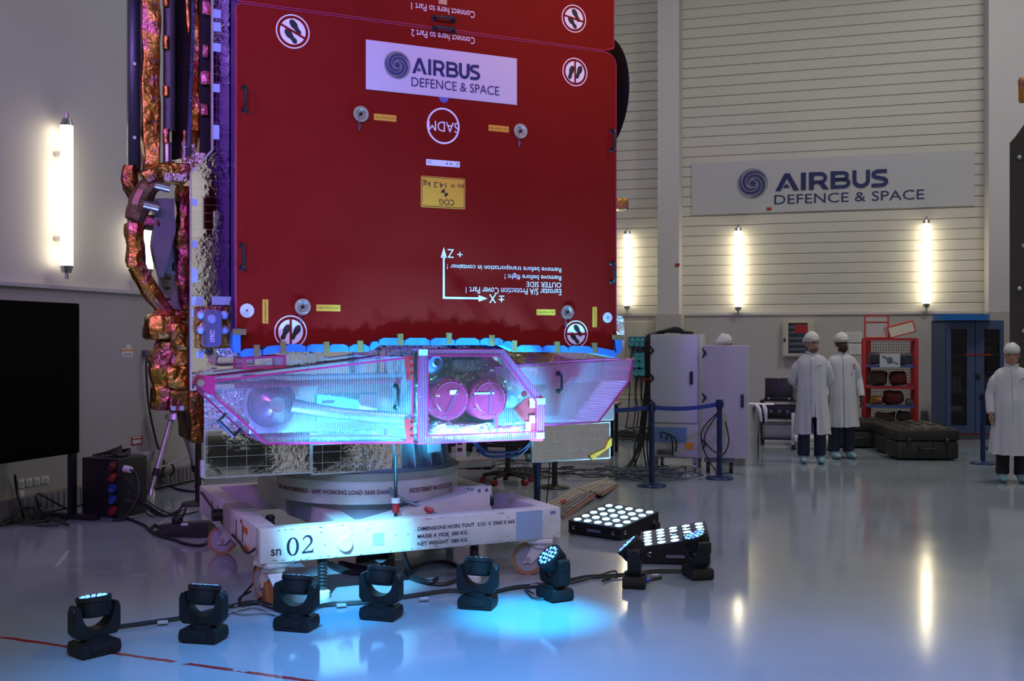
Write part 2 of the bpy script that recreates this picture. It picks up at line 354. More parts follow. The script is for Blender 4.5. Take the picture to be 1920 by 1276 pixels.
# ================================================================ the hall
def hall_mat_floor():
    m = mat('epoxy_floor', (.29, .34, .39), .095, 0, .10, .9, .006, 5, spec=.6); nt = m.node_tree; N = nt.nodes.new; L = nt.links.new; b = nt.nodes['Principled BSDF']
    base = b.inputs['Base Color'].links[0].from_socket
    def line(P, Q, wd, c, thr, prev):                    # a worn painted line on the floor
        P = Vector(P); Q = Vector(Q); d = (Q-P).normalized(); nrm = Vector((-d.y, d.x, 0))
        tc = N('ShaderNodeTexCoord'); a = N('ShaderNodeVectorMath'); a.operation = 'SUBTRACT'; a.inputs[1].default_value = P; L(tc.outputs['Object'], a.inputs[0])
        def dot(v):
            x = N('ShaderNodeVectorMath'); x.operation = 'DOT_PRODUCT'; x.inputs[1].default_value = v; L(a.outputs[0], x.inputs[0]); return x.outputs['Value']
        ab = N('ShaderNodeMath'); ab.operation = 'ABSOLUTE'; L(dot(nrm), ab.inputs[0])
        n = N('ShaderNodeTexNoise'); n.inputs['Scale'].default_value = 14; n.inputs['Detail'].default_value = 5; L(tc.outputs['Object'], n.inputs['Vector'])
        s = N('ShaderNodeMath'); s.operation = 'MULTIPLY_ADD'; s.inputs[1].default_value = .03; s.inputs[2].default_value = -.015; L(n.outputs['Fac'], s.inputs[0])
        t = N('ShaderNodeMath'); L(ab.outputs[0], t.inputs[0]); L(s.outputs[0], t.inputs[1])
        lt = N('ShaderNodeMath'); lt.operation = 'LESS_THAN'; lt.inputs[1].default_value = wd/2; L(t.outputs[0], lt.inputs[0])
        n2 = N('ShaderNodeTexNoise'); n2.inputs['Scale'].default_value = 5; n2.inputs['Detail'].default_value = 8; L(tc.outputs['Object'], n2.inputs['Vector'])
        g = N('ShaderNodeMath'); g.operation = 'GREATER_THAN'; g.inputs[1].default_value = thr; L(n2.outputs['Fac'], g.inputs[0])
        k = N('ShaderNodeMath'); k.operation = 'MULTIPLY'; L(lt.outputs[0], k.inputs[0]); L(g.outputs[0], k.inputs[1])
        for v, op_ in ((dot(d), 'GREATER_THAN'), (dot(d), 'LESS_THAN')):
            e = N('ShaderNodeMath'); e.operation = op_; e.inputs[1].default_value = 0 if op_ == 'GREATER_THAN' else (Q-P).length; L(v, e.inputs[0])
            k2 = N('ShaderNodeMath'); k2.operation = 'MULTIPLY'; L(k.outputs[0], k2.inputs[0]); L(e.outputs[0], k2.inputs[1]); k = k2
        x = N('ShaderNodeMix'); x.data_type = 'RGBA'; x.inputs['B'].default_value = (*c, 1); L(k.outputs[0], x.inputs['Factor']); L(prev, x.inputs['A']); return x.outputs['Result']
    o = line((-4.9, 6.87, 0), (2.2, 3.95, 0), .035, (.30, .025, .025), .42, base)
    o = line((-3.55, 8.55, 0), (-3.38, 7.9, 0), .03, (.55, .56, .55), .45, o)
    o = line((-3.38, 7.9, 0), (-2.6, 7.62, 0), .018, (.50, .51, .50), .5, o)
    L(o, b.inputs['Base Color']); return m
wallw = mat('wall_white', (.60, .58, .60), .5, 0, .03, 1)
wallc = mat('wall_cladding', (.60, .585, .54), .45, 0, .03, 1)
wallg = mat('wall_grey', (.47, .45, .44), .45, 0, .04, 1)
ceilm = mat('ceiling_paint', (.45, .45, .46), .7)
def rbox(mb, u0, u1, v0, v1, z0, z1):                    # box along the axes of the hall
    a = [room(u, v, z0) for u, v in ((u0, v0), (u1, v0), (u1, v1), (u0, v1))]; b = [p+Vector((0, 0, z1-z0)) for p in a]; mb.hull(a, b)
m = MB(); rbox(m, -.3, UR+.3, VF-.3, VB+.3, -.2, 0); struct('floor', m, hall_mat_floor())
m = MB(); rbox(m, -.3, UR+.3, VF-.3, VB+.3, ZC, ZC+.2); struct('ceiling', m, ceilm)
ZS = 2.19                                                # the seam between grey plinth wall and white upper wall
m = MB(); rbox(m, -.3, 0, VF, VB, ZS, ZC); struct('wall_left', m, wallw)
m = MB(); rbox(m, -.3, .05, VF, VB, 0, ZS); struct('trim_7', m, wallg)
m = MB(); rbox(m, -.02, .09, VF, VB, ZS, ZS+.035); struct('trim_1', m, wallw)
m = MB(); rbox(m, UR, UR+.3, VF, VB, 0, ZC); struct('wall_right', m, wallw)
m = MB(); rbox(m, -.3, UR+.3, VF-.3, VF, 0, ZC); struct('wall_front', m, wallw)
# far wall: horizontal cladding boards with a shadow groove every 20 cm
m = MB(); t = bmesh.new(); prof = []; z = ZS
while z < ZC:
    prof += [(VB, z), (VB, z+.165), (VB+.004, z+.172), (VB+.02, z+.18), (VB+.02, z+.19)]; z += .195
A = [t.verts.new(room(-.1, v, z)) for v, z in prof]; B = [t.verts.new(room(UR+.1, v, z)) for v, z in prof]
for i in range(len(prof)-1): t.faces.new((A[i], B[i], B[i+1], A[i+1]))
m.add(t); rbox(m, -.3, UR+.3, VB+.05, VB+.3, 0, ZC); struct('wall_back', m, wallc, 20)
m = MB(); rbox(m, 0, UR, VB-.06, VB+.1, 0, ZS-.02); struct('trim_8', m, wallg)
m = MB(); rbox(m, 0, UR, VB-.09, VB+.1, ZS-.02, ZS+.03); struct('trim_2', m, wallw)
def ucoord(p): return (p-L0).dot(e1)
uA0, uA1 = ucoord(bwall(1233, 400, .45)), ucoord(bwall(1273, 400, .45))
uB0 = ucoord(bwall(1854, 400, .6))
m = MB(); rbox(m, uA0, uA1, VB-.45, VB+.1, 0, ZC); struct('trim_3', m, wallw)     # pillar left of the far wall sign
m = MB(); rbox(m, uA0-.03, uA1+.05, VB-.5, VB+.1, 0, ZS); struct('trim_4', m, wallg)
m = MB(); rbox(m, uB0, UR, VB-.6, VB+.1, 0, ZC); struct('trim_5', m, wallw)        # pillar right of it
m = MB(); rbox(m, uB0-.03, UR, VB-.64, VB+.1, 0, ZS); struct('trim_6', m, wallg)
m = MB(); rbox(m, 0, UR, VB-.08, VB, 0, .12); struct('baseboard_back', m, dsteel)
# ribbed cable duct along the foot of the left wall
m = MB(); rbox(m, .05, .13, -6, 6, .02, .2)
for i in range(150): rbox(m, .125, .14, -6+i*.08, -6+i*.08+.035, .04, .18)
struct('baseboard_left', m, mat('cable_duct', (.30, .29, .28), .45, .5))
# ---------------------------------------------------------------- wall lamps
def wall_lamp(p0, p1, out, label, warm, wat, W=.1):
    p0 = Vector(p0); p1 = Vector(p1); c = p0
    r = thing('wall_lamp', label, 'lamp', c, RA, 'fluorescent tubes on the walls')
    loc = lambda p: Matrix.Rotation(-RA, 3, 'Z') @ (p-c)
    a, b = loc(p0), loc(p1); d = (b-a).normalized(); o3 = Matrix.Rotation(-RA, 3, 'Z') @ out
    k = MB(); k.cyl(a, b, W, n=20); k.build('tube', emis('tube_glow_%s' % label[:7], warm, wat), r)
    for q, s in ((a, -1), (b, 1)):
        k = MB(); k.cyl(q-d*.01*s, q+d*.06*s, W*1.05, W*.7, n=20); k.cyl(q+d*.06*s, q+d*.12*s, .02, n=8); k.build('end_cap', steel, r)
    for f in (.2, .8):
        k = MB(); q = a+(b-a)*f; k.tube([q-o3*.02, q-o3*(W+.06)], .03, 8); k.build('bracket', steel, r)
    return r
def lampB(px, y0, y1, lab): wall_lamp(bwall(px, y1, .16), Vector((*bwall(px, y1, .16).xy, bwall(px, y0, .16).z)), -e2, lab, (1, .87, .58), 7.5, .07)
lampB(1384, 432, 576, 'glowing tube lamp below the left half of the wall sign')
lampB(1737, 418, 570, 'glowing tube lamp below the right end of the wall sign')
def lampL(px, y0, y1, lab, W=.062): 
    p = lwall(px, y1, .14); wall_lamp(p, Vector((*p.xy, lwall(px, y0, .14).z)), e1, lab, (1, .87, .58), 6.0, W)
lampL(125, 234, 500, 'glowing tube lamp on the left wall above the black screen')
lampL(276, 412, 506, 'glowing tube lamp partly hidden behind the gold foil strut')
for px, y in ((1214, 420),):
    lampB(1176, 438, 574, 'glowing tube lamp on the far wall behind the red cover')
# ---------------------------------------------------------------- company sign on the far wall
p0 = bwall(1297, 403, .03); p1 = bwall(1827, 281, .03); W_, Hh = (p1-p0).xy.length, p1.z-p0.z
sg = thing('wall_sign', 'long white company sign with swirl emblem on the far wall', 'sign', p0, RA)
m = MB(); m.span(0, W_, 0, .025, 0, Hh); m.build('panel', mat('sign_white', (.50, .51, .54), .35), sg)
def sp(px, py): q = bwall(px, py, .03); return ((q-p0).dot(e1), q.z-p0.z)
c = sp(1411, 344); rr = Hh*.29
m = MB(); m.prism([(c[0]+rr*math.cos(R(k*10)), c[1]+rr*math.sin(R(k*10))) for k in range(36)], -.006, 0); m.build('emblem', mat('emblem_silver', (.30, .30, .36), .3, .3, .3, 2), sg)
m = MB(); emblem(m, c[0]+rr*.02, c[1], rr, rr, -.012, -.006); m.build('swirl', mat('emblem_blue', (.03, .045, .16), .35), sg)
a, b = sp(1454, 358), sp(1664, 318)
m = MB(); wordmark(m, a[0], a[1], Hh*.325, b[0]-a[0], -.02, 0)
text(m, 'DEFENCE & SPACE', (sp(1452, 385)[0], a[1]-Hh*.255), (sp(1733, 376)[0], a[1]-Hh*.075), -.008); m.build('lettering', inkb, sg)
def wall_tag(p, label, wd=.09, hg=.05, mt=redp, name='warning_tag', cat='label'):
    k = MB(); k.box((0, 0, 0), (wd, .012, hg), .003); o = k.build(name, mt); o.location = p; o.rotation_euler = (0, 0, RA); return tag(o, label, cat)
wall_tag(bwall(1442, 391, .045), 'tiny red tag stuck on the lower edge of the wall sign')
wall_tag(bwall(1270, 496, .47), 'tiny red tag stuck on the white pillar')
# ---------------------------------------------------------------- things along the far wall
def hall_local(o3): pass
def bw_thing(name, label, cat, px, pyb, off, group=None):
    p = bwall(px, pyb, off); return thing(name, label, cat, p, RA, group), p
def wl(p0, px, py, off): q = bwall(px, py, off); return ((q-p0).dot(e1), q.z-p0.z)
# beige cabinets in the corner and the blue sockets
o, p = bw_thing('wall_cabinet', 'beige two door wall cabinet left of the pillar', 'cabinet', 1160, 740, .1)
x1, z1 = wl(p, 1232, 601, .1)
m = MB(); m.span(-.5, x1, -.12, .1, 0, z1, .01); m.build('body', beige, o)
for a, b in ((-.49, .17), (.18, x1-.01)):
    m = MB(); m.span(a, b, -.14, -.12, .02, z1-.02, .006); d = m.build('door', beige, o)
    m = MB(); m.cyl((b-.03 if a < 0 else a+.03, -.15, .15), (b-.03 if a < 0 else a+.03, -.15, .3), .008); m.build('handle', dsteel, d)
o, p = bw_thing('equipment_box', 'grey floor cabinet below the beige wall cabinet', 'box', 1152, 812, .3)
x1, z1 = wl(p, 1215, 736, .3)
m = MB(); m.span(0, x1, 0, .22, 0, z1-.14, .01); m.build('body', mat('grey_box', (.40, .39, .37), .5), o)
m = MB(); m.span(.02, x1-.02, -.012, 0, .03, z1-.13, .004); m.build('door', wallg, o)
m = MB(); m.span(.02, x1+.1, -.02, .2, z1-.14, z1-.06, .006); m.build('lid', beige, o)
def socket(px, py, lab):
    p = bwall(px, py, .3); o = thing('power_socket', lab, 'socket', p, RA, 'blue industrial sockets beside the white cabinet')
    k = MB(); k.box((0, .04, 0), (.17, .1, .22), .02); k.build('housing', teal, o)
    k = MB(); k.cyl((0, 0, .02), (0, -.09, -.02), .062, .058, 16); k.cyl((0, -.09, -.02), (0, -.1, -.02), .068, n=16); k.build('cap', mat('teal_cap', (.06, .34, .42), .35), o)
    k = MB(); k.cyl((0, .02, -.1), (0, .02, -.17), .025, n=10); k.build('gland', dsteel, o)
for i, px in enumerate((1186, 1196, 1205, 1213)): socket(px, 641, '%s blue socket in the upper row under the beige cabinet' % ('leftmost', 'second', 'third', 'rightmost')[i])
k = 0
for py, rn in ((668, 'top'), (681, 'middle'), (696, 'bottom')):
    for px, sd in ((1194.5, 'left'), (1205, 'right')): socket(px, py, '%s blue socket in the %s row of the lower socket block' % (sd, rn))
# electrical box with dark window
o, p = bw_thing('distribution_box', 'grey framed wall box with dark window and red notice', 'electrical box', 1467, 669, .2)
x1, z1 = wl(p, 1527, 599, .2)
m = MB(); m.prism(rpoly(0, x1, 0, z1, .02), 0, .2); m.build('body', beige, o)
m = MB(); m.prism([(.03, .03), (x1-.03, .03), (x1-.03, z1-.03), (.03, z1-.03)], -.02, 0, [(.11, .07), (x1-.12, .07), (x1-.12, z1-.06), (.11, z1-.06)]); d = m.build('door', beige, o)
m = MB(); m.span(.11, x1-.12, -.004, 0, .07, z1-.06); m.build('window', mat('dark_glass', (.02, .03, .05), .08), d)
m = MB()
for r_ in range(5): m.span(.13, x1-.15, -.012, -.004, .12+r_*.105, .17+r_*.105, .004)
m.build('breaker_row', mat('breaker_grey', (.10, .12, .16), .5), o)
m = MB(); m.span(.23, .46, -.02, -.012, z1-.25, z1-.09); m.build('notice', redp, o)
m = MB(); m.box((.04, -.03, .33), (.035, .03, .07), .008); m.build('latch', black, o)
m = MB(); ps = p
for i in range(7):
    a = .3+i*.05; m.tube([(a, .1, .02), (a-.03-.03*i, .05, -.35), (a-.12-.02*i, -.1, -.75), (a-.22, -.3, -1.05-.03*i)], .012, 6, smooth=4)
m.build('cable', mat('green_grey_cable', (.10, .13, .10), .5), o)
def paper(px0, py0, px1, py1, lab, off=.075):
    a = bwall(px0, py1, off); b = bwall(px1, py0, off); k = MB(); k.span(0, (b-a).dot(e1), 0, .004, 0, b.z-a.z)
    o = k.build('paper_sheet', lblw); o.location = a; o.rotation_euler = (0, 0, RA); tag(o, lab, 'paper')
    k = MB()
    for i in range(5): k.span(.03, (b-a).dot(e1)-.03, -.003, 0, (b.z-a.z)*(.15+i*.17), (b.z-a.z)*(.15+i*.17)+.008)
    k.build('print', mat('grey_print', (.35, .35, .37), .6), o)
paper(1586, 622, 1616, 641, 'upper white notice sheet on the wall behind the men')
paper(1592, 645, 1614, 664, 'lower white notice sheet on the wall behind the men')
wall_tag(bwall(1733, 779, .1), 'small dark wall outlet between the red cage and blue cabinet', .12, .18, dsteel, 'wall_outlet', 'outlet')

# red wire cage with shelves
CG = Vector((fl(1620, 832).x, fl(1620, 832).y, 0)); g = thing('cage_trolley', 'tall red wire cage trolley full of bags behind black cases', 'trolley', CG, RA)
gw, gd, gh = .80, .55, 1.64
for (x, y) in ((0, 0), (gw, 0), (0, gd), (gw, gd)):
    m = MB(); m.box((x, y, gh/2+.08), (.055, .05, gh), .006); m.build('post', redp, g)
    m = MB(); m.cyl((x, y-.015, .06), (x, y+.015, .06), .055); m.build('caster', black, g)
m = MB()
for z in (.12, .92, gh+.06):
    for y in (0, gd): m.box((gw/2, y, z), (gw, .035, .04))
    for x in (0, gw): m.box((x, gd/2, z), (.035, gd, .04))
m.span(.03, .12, gd-.02, gd, .1, gh+.05); m.span(gw-.06, gw-.02, gd-.02, gd, .1, gh+.05); m.build('frame', redp, g)
m = MB()
for i in range(17): x = .12+i*(gw-.16)/16; m.cyl((x, gd, .12), (x, gd, gh+.05), .004, n=5)
for i in range(34): z = .14+i*.046; m.cyl((.1, gd, z), (gw-.04, gd, z), .004, n=5)
m.build('wire_mesh', dsteel, g)
shz = (.36, .62, .93, 1.27)
for z in shz:
    m = MB(); m.span(.03, gw-.03, .01, gd-.02, z-.02, z+.01); sh = m.build('shelf', mat('shelf_grey', (.34, .34, .40), .45), g)
    m = MB()
    for k in range(2): m.span(.03, gw-.03, 0, .012, z-.025, z+.015)
    m.build('edge_strip', mat('blue_strip', (.12, .2, .62), .4), sh)
def cage_bag(x, y, z, d, mt, name, lab, cat, seed, amp=.03):
    k = MB(); k.box((0, 0, d[2]/2), d, min(d)*.3, seg=3); k.crumple(amp, 6, .07, seed)
    zz = min(v.co.z for v in k.bm.verts)
    for v in k.bm.verts: v.co.z -= zz
    o = k.build(name, mt, None, 25); o.location = CG+e1*x+e2*y+Vector((0, 0, z)); o.rotation_euler = (0, 0, RA); tag(o, lab, cat); return o
br = mat('brown_bag', (.07, .035, .03), .7, 0, .3); dkp = mat('purple_grey_bag', (.07, .065, .10), .6, 0, .3); rdb = mat('dark_red_bag', (.13, .012, .015), .6, 0, .3)
cage_bag(.2, .25, 1.281, (.26, .3, .18), dkp, 'packed_bag', 'grey lumpy bag left on the top shelf of the red cage', 'bag', 1)
cage_bag(.62, .25, 1.281, (.28, .3, .16), dkp, 'packed_bag', 'dark flat bag right on the top shelf of the red cage', 'bag', 2)
cage_bag(.22, .25, .941, (.30, .34, .24), br, 'packed_bag', 'big brown bag on the second shelf of the red cage', 'bag', 3)
cage_bag(.53, .27, .941, (.26, .3, .22), rdb, 'packed_bag', 'dark red bag on the second shelf of the red cage', 'bag', 4)
cage_bag(.70, .12, .941, (.10, .1, .05), redp, 'red_cap', 'small bright red caps at the end of the second cage shelf', 'cap', 5, .01)
cage_bag(.46, .25, .631, (.30, .34, .22), rdb, 'packed_bag', 'dark red covered lump on the third shelf of the red cage', 'bag', 6)
cage_bag(.20, .2, .631, (.20, .2, .13), gold, 'foil_parcel', 'shiny gold foil parcel on the third shelf of the red cage', 'parcel', 7, .02)
cage_bag(.70, .2, .631, (.12, .2, .1), dsteel, 'metal_part', 'small dark part right on the third shelf of the red cage', 'part', 8, .01)
cage_bag(.34, .25, .371, (.32, .3, .1), br, 'packed_bag', 'flat brown bag left on the lowest shelf of the red cage', 'bag', 9)
cage_bag(.62, .25, .371, (.22, .3, .14), br, 'packed_bag', 'taller brown bag right on the lowest shelf of the red cage', 'bag', 10)
pic = thing('picture_card', 'white card with a satellite picture hung on the red cage', 'picture', CG+e1*.24-e2*.045+Vector((0, 0, 1.25)), RA)
m = MB(); m.span(0, .31, 0, .006, 0, .22); m.build('card', mat('card_white', (.55, .58, .64), .5), pic)
m = MB(); m.prism([(.155+.05*math.cos(R(60*k+30)), .115+.055*math.sin(R(60*k+30))) for k in range(6)], -.004, 0)
for q in ([(.03, .17), (.05, .19), (.115, .15), (.10, .128)], [(.20, .10), (.21, .078), (.28, .04), (.275, .065)]): m.prism(q, -.004, 0)
m.ribbon([(.12, .07), (.155, .06), (.2, .08)], .012, -.004, 0); m.build('drawing', mat('slate_ink', (.10, .13, .2), .5), pic)
# red edged acrylic boxes standing on the cage
def edge_box(name, lab, c, d, rz, tilt=0):
    o = thing(name, lab, 'box', c, RA+rz); k = MB(); x, y, z = d
    M = Matrix.Rotation(tilt, 4, 'Y')
    P = [M @ Vector((sx*x/2, sy*y/2, (sz+1)*z/2)) for sx in (-1, 1) for sy in (-1, 1) for sz in (-1, 1)]
    lo = min(p.z for p in P); P = [p-Vector((0, 0, lo)) for p in P]
    for i in range(8):
        for j in range(i+1, 8):
            if bin(i ^ j).count('1') == 1: k.tube([P[i], P[j]], .011, 6)
    k.build('frame', mat('red_edge', (.62, .05, .04), .4), o)
    k = MB()
    for q in ((0, 1, 3, 2), (4, 6, 7, 5), (0, 4, 5, 1), (2, 3, 7, 6), (1, 5, 7, 3)): k.face([P[i] for i in q])
    k.build('panel', plex, o); return o, P
zt = gh+.085
ob, P = edge_box('acrylic_box', 'upright red edged clear box on top of the red cage', CG+e1*.20+e2*.25+Vector((0, 0, zt)), (.36, .3, .36), 0)
m = MB(); m.span(-.17, .17, -.16, -.148, .24, .262); m.build('crossbar', redp, ob)
ob, P = edge_box('acrylic_box', 'tilted red edged clear box leaning on top of the red cage', CG+e1*.58+e2*.25+Vector((0, 0, zt)), (.4, .3, .17), R(8), R(-15))
m = MB(); m.face([P[i]+Vector((0, -.006, -.004)) for i in (0, 4, 5, 1)]); m.build('liner', mat('cream_paper', (.75, .72, .6), .5), ob)

# blue two door cabinet
KB = fl(1772, 824); kr = R(4); K = thing('tool_cabinet', 'tall blue steel cabinet with two glazed doors', 'cabinet', KB, kr)
kw, kd, kh = 1.03, .5, 2.02
m = MB(); m.span(0, .03, 0, kd, .09, kh); m.span(kw-.03, kw, 0, kd, .09, kh); m.span(0, kw, 0, kd, kh-.04, kh); m.span(0, kw, 0, kd, .09, .13); m.span(0, kw, kd-.02, kd, .09, kh); m.build('body', bluec, K)
m = MB(); m.span(.03, kw-.03, .04, kd-.02, 0, .09); m.build('base', dsteel, K)
m = MB(); m.span(.0, kw, -.004, .02, .085, .105); m.build('red_strip', redp, K)
for i, z in enumerate((.45, .78, 1.12, 1.42, 1.70)):
    m = MB(); m.span(.03, kw-.03, .05, kd-.02, z, z+.02); m.build('shelf', mat('shelf_slate', (.14, .16, .22), .5), K)
for i in (0, 1):
    x0 = .012+i*(kw/2-.006); x1 = x0+kw/2-.018
    m = MB(); q = [(x0, .11), (x1, .11), (x1, kh-.02), (x0, kh-.02)]; hx0, hx1 = (x0+.08, x1-.14) if i == 0 else (x0+.15, x1-.07)
    m.prism(q, -.025, 0, [(hx0, .24), (hx1, .24), (hx1, kh-.15), (hx0, kh-.15)]); d = m.build('door', bluec, K)
    m = MB(); m.span(hx0, hx1, -.014, -.010, .24, kh-.15); m.build('window', cabglass, d)
m = MB(); m.span(kw/2-.0, kw/2+.08, -.036, -.025, 1.02, 1.12, .01); m.cyl((kw/2+.04, -.05, 1.07), (kw/2+.04, -.036, 1.07), .02); m.build('lock', black, K)
m = MB(); m.span(.32, .78, -.031, -.026, 1.425, 1.455); m.build('red_tape', mat('tape_red', (.28, .02, .02), .5), K)
kx = Vector((math.cos(kr), math.sin(kr), 0)); ky = Vector((-math.sin(kr), math.cos(kr), 0))
def in_cab(name, lab, cat, x, y, z, d, mt, grp=None, tilt=0):
    k = MB(); k.box((0, 0, d[2]/2), d, min(d)*.12, rot=(0, tilt, 0)); lo = min(v.co.z for v in k.bm.verts)
    for v in k.bm.verts: v.co.z -= lo
    o = k.build(name, mt); o.location = KB+kx*x+ky*y+Vector((0, 0, z)); o.rotation_euler = (0, 0, kr); tag(o, lab, cat, grp)
bcol = [mat('binder_grey', (.35, .33, .36), .5), mat('binder_pink', (.42, .24, .26), .5), mat('binder_white', (.55, .53, .52), .5)]
od = ['first', 'second', 'third', 'fourth', 'fifth', 'sixth']
for i in range(6): in_cab('binder', '%s binder from the left behind the left cabinet door' % od[i], 'binder', .13+i*.037, .2, .8005, (.026, .22, .27), bcol[i % 3], 'binders in the blue cabinet', R(-3))
for i in range(5): in_cab('binder', '%s binder from the left behind the right cabinet door' % od[i], 'binder', .685+i*.036, .2, .8005, (.026, .22, .27), bcol[(i+1) % 3], 'binders in the blue cabinet', R(4))
ol = mat('brown_box', (.16, .10, .04), .6)
in_cab('storage_box', 'brown box on the fourth shelf behind the left cabinet door', 'box', .24, .25, 1.1405, (.24, .3, .12), ol)
in_cab('storage_box', 'ochre box on the fifth shelf behind the right cabinet door', 'box', .8, .25, 1.4405, (.2, .3, .13), ol)
in_cab('storage_box', 'dark box on the top shelf behind the right cabinet door', 'box', .78, .25, 1.7205, (.18, .3, .1), br)
in_cab('storage_box', 'dark box on the top shelf behind the left cabinet door', 'box', .24, .25, 1.7205, (.22, .3, .07), dkp)
in_cab('paper_card', 'cream card standing behind the right cabinet door', 'card', .74, .2, 1.1405, (.1, .02, .15), bcol[2])
in_cab('white_carton', 'low white carton on the low shelf behind the left cabinet door', 'carton', .25, .2, .4705, (.22, .2, .09), bcol[2])
in_cab('storage_box', 'dark box on the cabinet floor behind the left door', 'box', .24, .25, .1305, (.22, .3, .15), dkp)
o = thing('blue_hoop', 'round bright blue plastic hoop lying on the blue cabinet', 'hoop', KB+kx*.38+ky*.2+Vector((0, 0, kh)), 0)
m = MB(); m.lathe([(.43, 0), (.45, 0), (.45, .105), (.43, .105), (.43, 0)], n=48); m.build('band', bluet, o)
m = MB(); m.lathe([(.43, .0), (.43, .02), (0.0, .02), (0.0, 0), (.43, 0)], n=48); m.build('disc', bluet, o)

# black transport cases
olive = mat('case_black', (.018, .019, .017), .5, 0, .2)
def transport_case(loc, rz, lab, d=(.86, .62, .44)):
    o = thing('transport_case', lab, 'case', loc, rz, 'black transport cases'); x, y, z = d
    k = MB(); k.span(-x/2, x/2, -y/2, y/2, .02, z*.62, .04)
    for i in range(4): k.span(-x/2+.1+i*.2, -x/2+.15+i*.2, -y/2-.012, y/2+.012, .03, z*.6, .008)
    for sx in (-1, 1):
        for sy in (-1, 1): k.cyl((sx*(x/2-.1), sy*(y/2-.1), 0), (sx*(x/2-.1), sy*(y/2-.1), .04), .035, n=10)
    k.build('shell', olive, o)
    k = MB(); k.span(-x/2-.01, x/2+.01, -y/2-.01, y/2+.01, z*.62, z, .035)
    for i in range(4): k.span(-x/2+.08+i*.19, -x/2+.2+i*.19, -y/2+.03, y/2-.03, z-.01, z+.012, .006)
    k.build('lid', olive, o)
    for sx in (-.3, .3):
        k = MB(); k.box((sx*x, -y/2-.02, z*.62), (.06, .02, .09), .006); lt_ = k.build('latch', black, o)
        k = MB(); k.ball((sx*x, -y/2-.032, z*.68), .009, 8); k.build('rivet', steel, lt_)
    k = MB(); k.tube([(-.12, -y/2-.01, z*.4), (-.11, -y/2-.05, z*.38), (.11, -y/2-.05, z*.38), (.12, -y/2-.01, z*.4)], .014, 8); k.build('handle', black, o)
    return o
p = fl(1742, 863); tc1 = transport_case(Vector((p.x, p.y+.3, 0)), R(-4), 'nearest black ribbed case on the floor before the blue cabinet')
p = fl(1712, 852); clone(tc1, Vector((p.x+.05, p.y+.36, 0)), R(-4), 'black ribbed case directly behind the nearest one')
p = fl(1622, 842); clone(tc1, Vector((p.x+.0, p.y+.45, 0)), R(-14), 'black ribbed case beside the man with a red chest emblem')

# cabinets and the open door, steel drum
WC = fl(1219, 880); wc = thing('electronics_rack', 'tall white electronics rack with blue patch module at its foot', 'cabinet', WC, RA)
ww, wd_, wh = .64, .62, 1.76
m = MB(); m.span(0, ww, 0, wd_, .16, wh, .012); m.build('body', greyp, wc)
m = MB(); m.span(.008, ww-.03, -.02, 0, .62, wh-.02, .006); d = m.build('door', mat('rack_door', (.62, .63, .78), .4), wc)
m = MB(); m.box((ww-.1, -.035, 1.2), (.038, .03, .17), .008); m.build('handle', black, d)
for z in (1.55, 1.19, .86):
    m = MB(); m.prism([(.0, z-.07), (.055, z-.01), (.055, z+.01), (0, z+.07), (0, z+.045), (.03, z+.0), (0, z-.045)], -.045, -.02); m.build('hinge', black, d)
m = MB(); m.span(.02, ww-.02, -.03, 0, .18, .60, .005); md = m.build('patch_module', greyp, wc)
m = MB(); m.span(.04, .48, -.034, -.03, .36, .56); m.build('blue_panel', mat('blue_panel', (.16, .30, .62), .4), md)
m = MB()
for i in range(11):
    for j in range(4):
        if (i*3+j) % 4: m.cyl((.09+i*.035, -.04, .39+j*.045), (.09+i*.035, -.03, .39+j*.045), .007, n=6)
m.build('connector', dsteel, md)
m = MB(); m.span(.46, .57, -.036, -.03, .28, .37); m.build('orange_label', mat('orange_label', (.72, .30, .02), .5), md)
m = MB(); m.span(.10, .30, -.05, -.03, .21, .27, .006); m.build('plug_strip', dsteel, md)
for (a, b) in (((.15, .42), (.34, .25)), ((.22, .40), (.30, .19))):
    m = MB(); m.tube([(a[0], -.03, a[1]), (a[0]+.02, -.09, a[1]+.08), (b[0], -.1, a[1]), (b[0], -.03, b[1])], .009, 6, smooth=5); m.build('patch_lead', cabm, md)
for x in (.07, ww-.07):
    for y in (.07, wd_-.07):
        m = MB(); m.box((x, y, .13), (.06, .05, .06)); m.cyl((x-.02, y+.02, .05), (x+.02, y+.02, .05), .05); m.build('caster', steel, wc)
m = MB()
for i in range(6): m.tube([(.02+.02*i, .3, wh+.02), (.15+.03*i, .2, wh+.04+.01*i), (.4, .3, wh+.03), (.5-.03*i, .4, wh+.02)], .018, 6, smooth=4)
rr_ = random.Random(5)
for i in range(8):
    j = rr_.uniform; m.tube([(.06, .25, wh+.03), (-.02-.008*i, .2, wh-.02), (-.03-.009*i, .15, wh-.2), (-.035-.008*i+j(-.01, .01), .16, 1.1), (-.04-.012*i+j(-.03, .02), .12, .62), (-.06-.02*i+j(-.06, .03), .05, .3), (-.10-.03*i+j(-.1, .12), -.02-j(0, .15), .02)], .012, 6, smooth=4)
o = m.build('cable_loom', cabm); o.location = WC; o.rotation_euler = (0, 0, RA); tag(o, 'thick black cable bundle draped over the white rack down its left side', 'cables')
m = MB(); m.box((0, 0, 0), (.11, .03, .03)); o = m.build('red_clip', redp, wc); o.location = (-.06, .1, 1.17)
p = ray(1317, 848, 13.62); GC = Vector((p.x, p.y, 0)); gc = thing('grey_cabinet', 'narrow grey cabinet with triangular hinges beside the white rack', 'cabinet', GC, RA)
gw2 = .575; m = MB(); m.span(0, gw2, .0, .06, .2, 1.62, .006); m.build('body', greyp, gc)
m = MB(); m.span(0, gw2, -.02, 0, .19, 1.615, .006); d = m.build('door', greyp, gc)
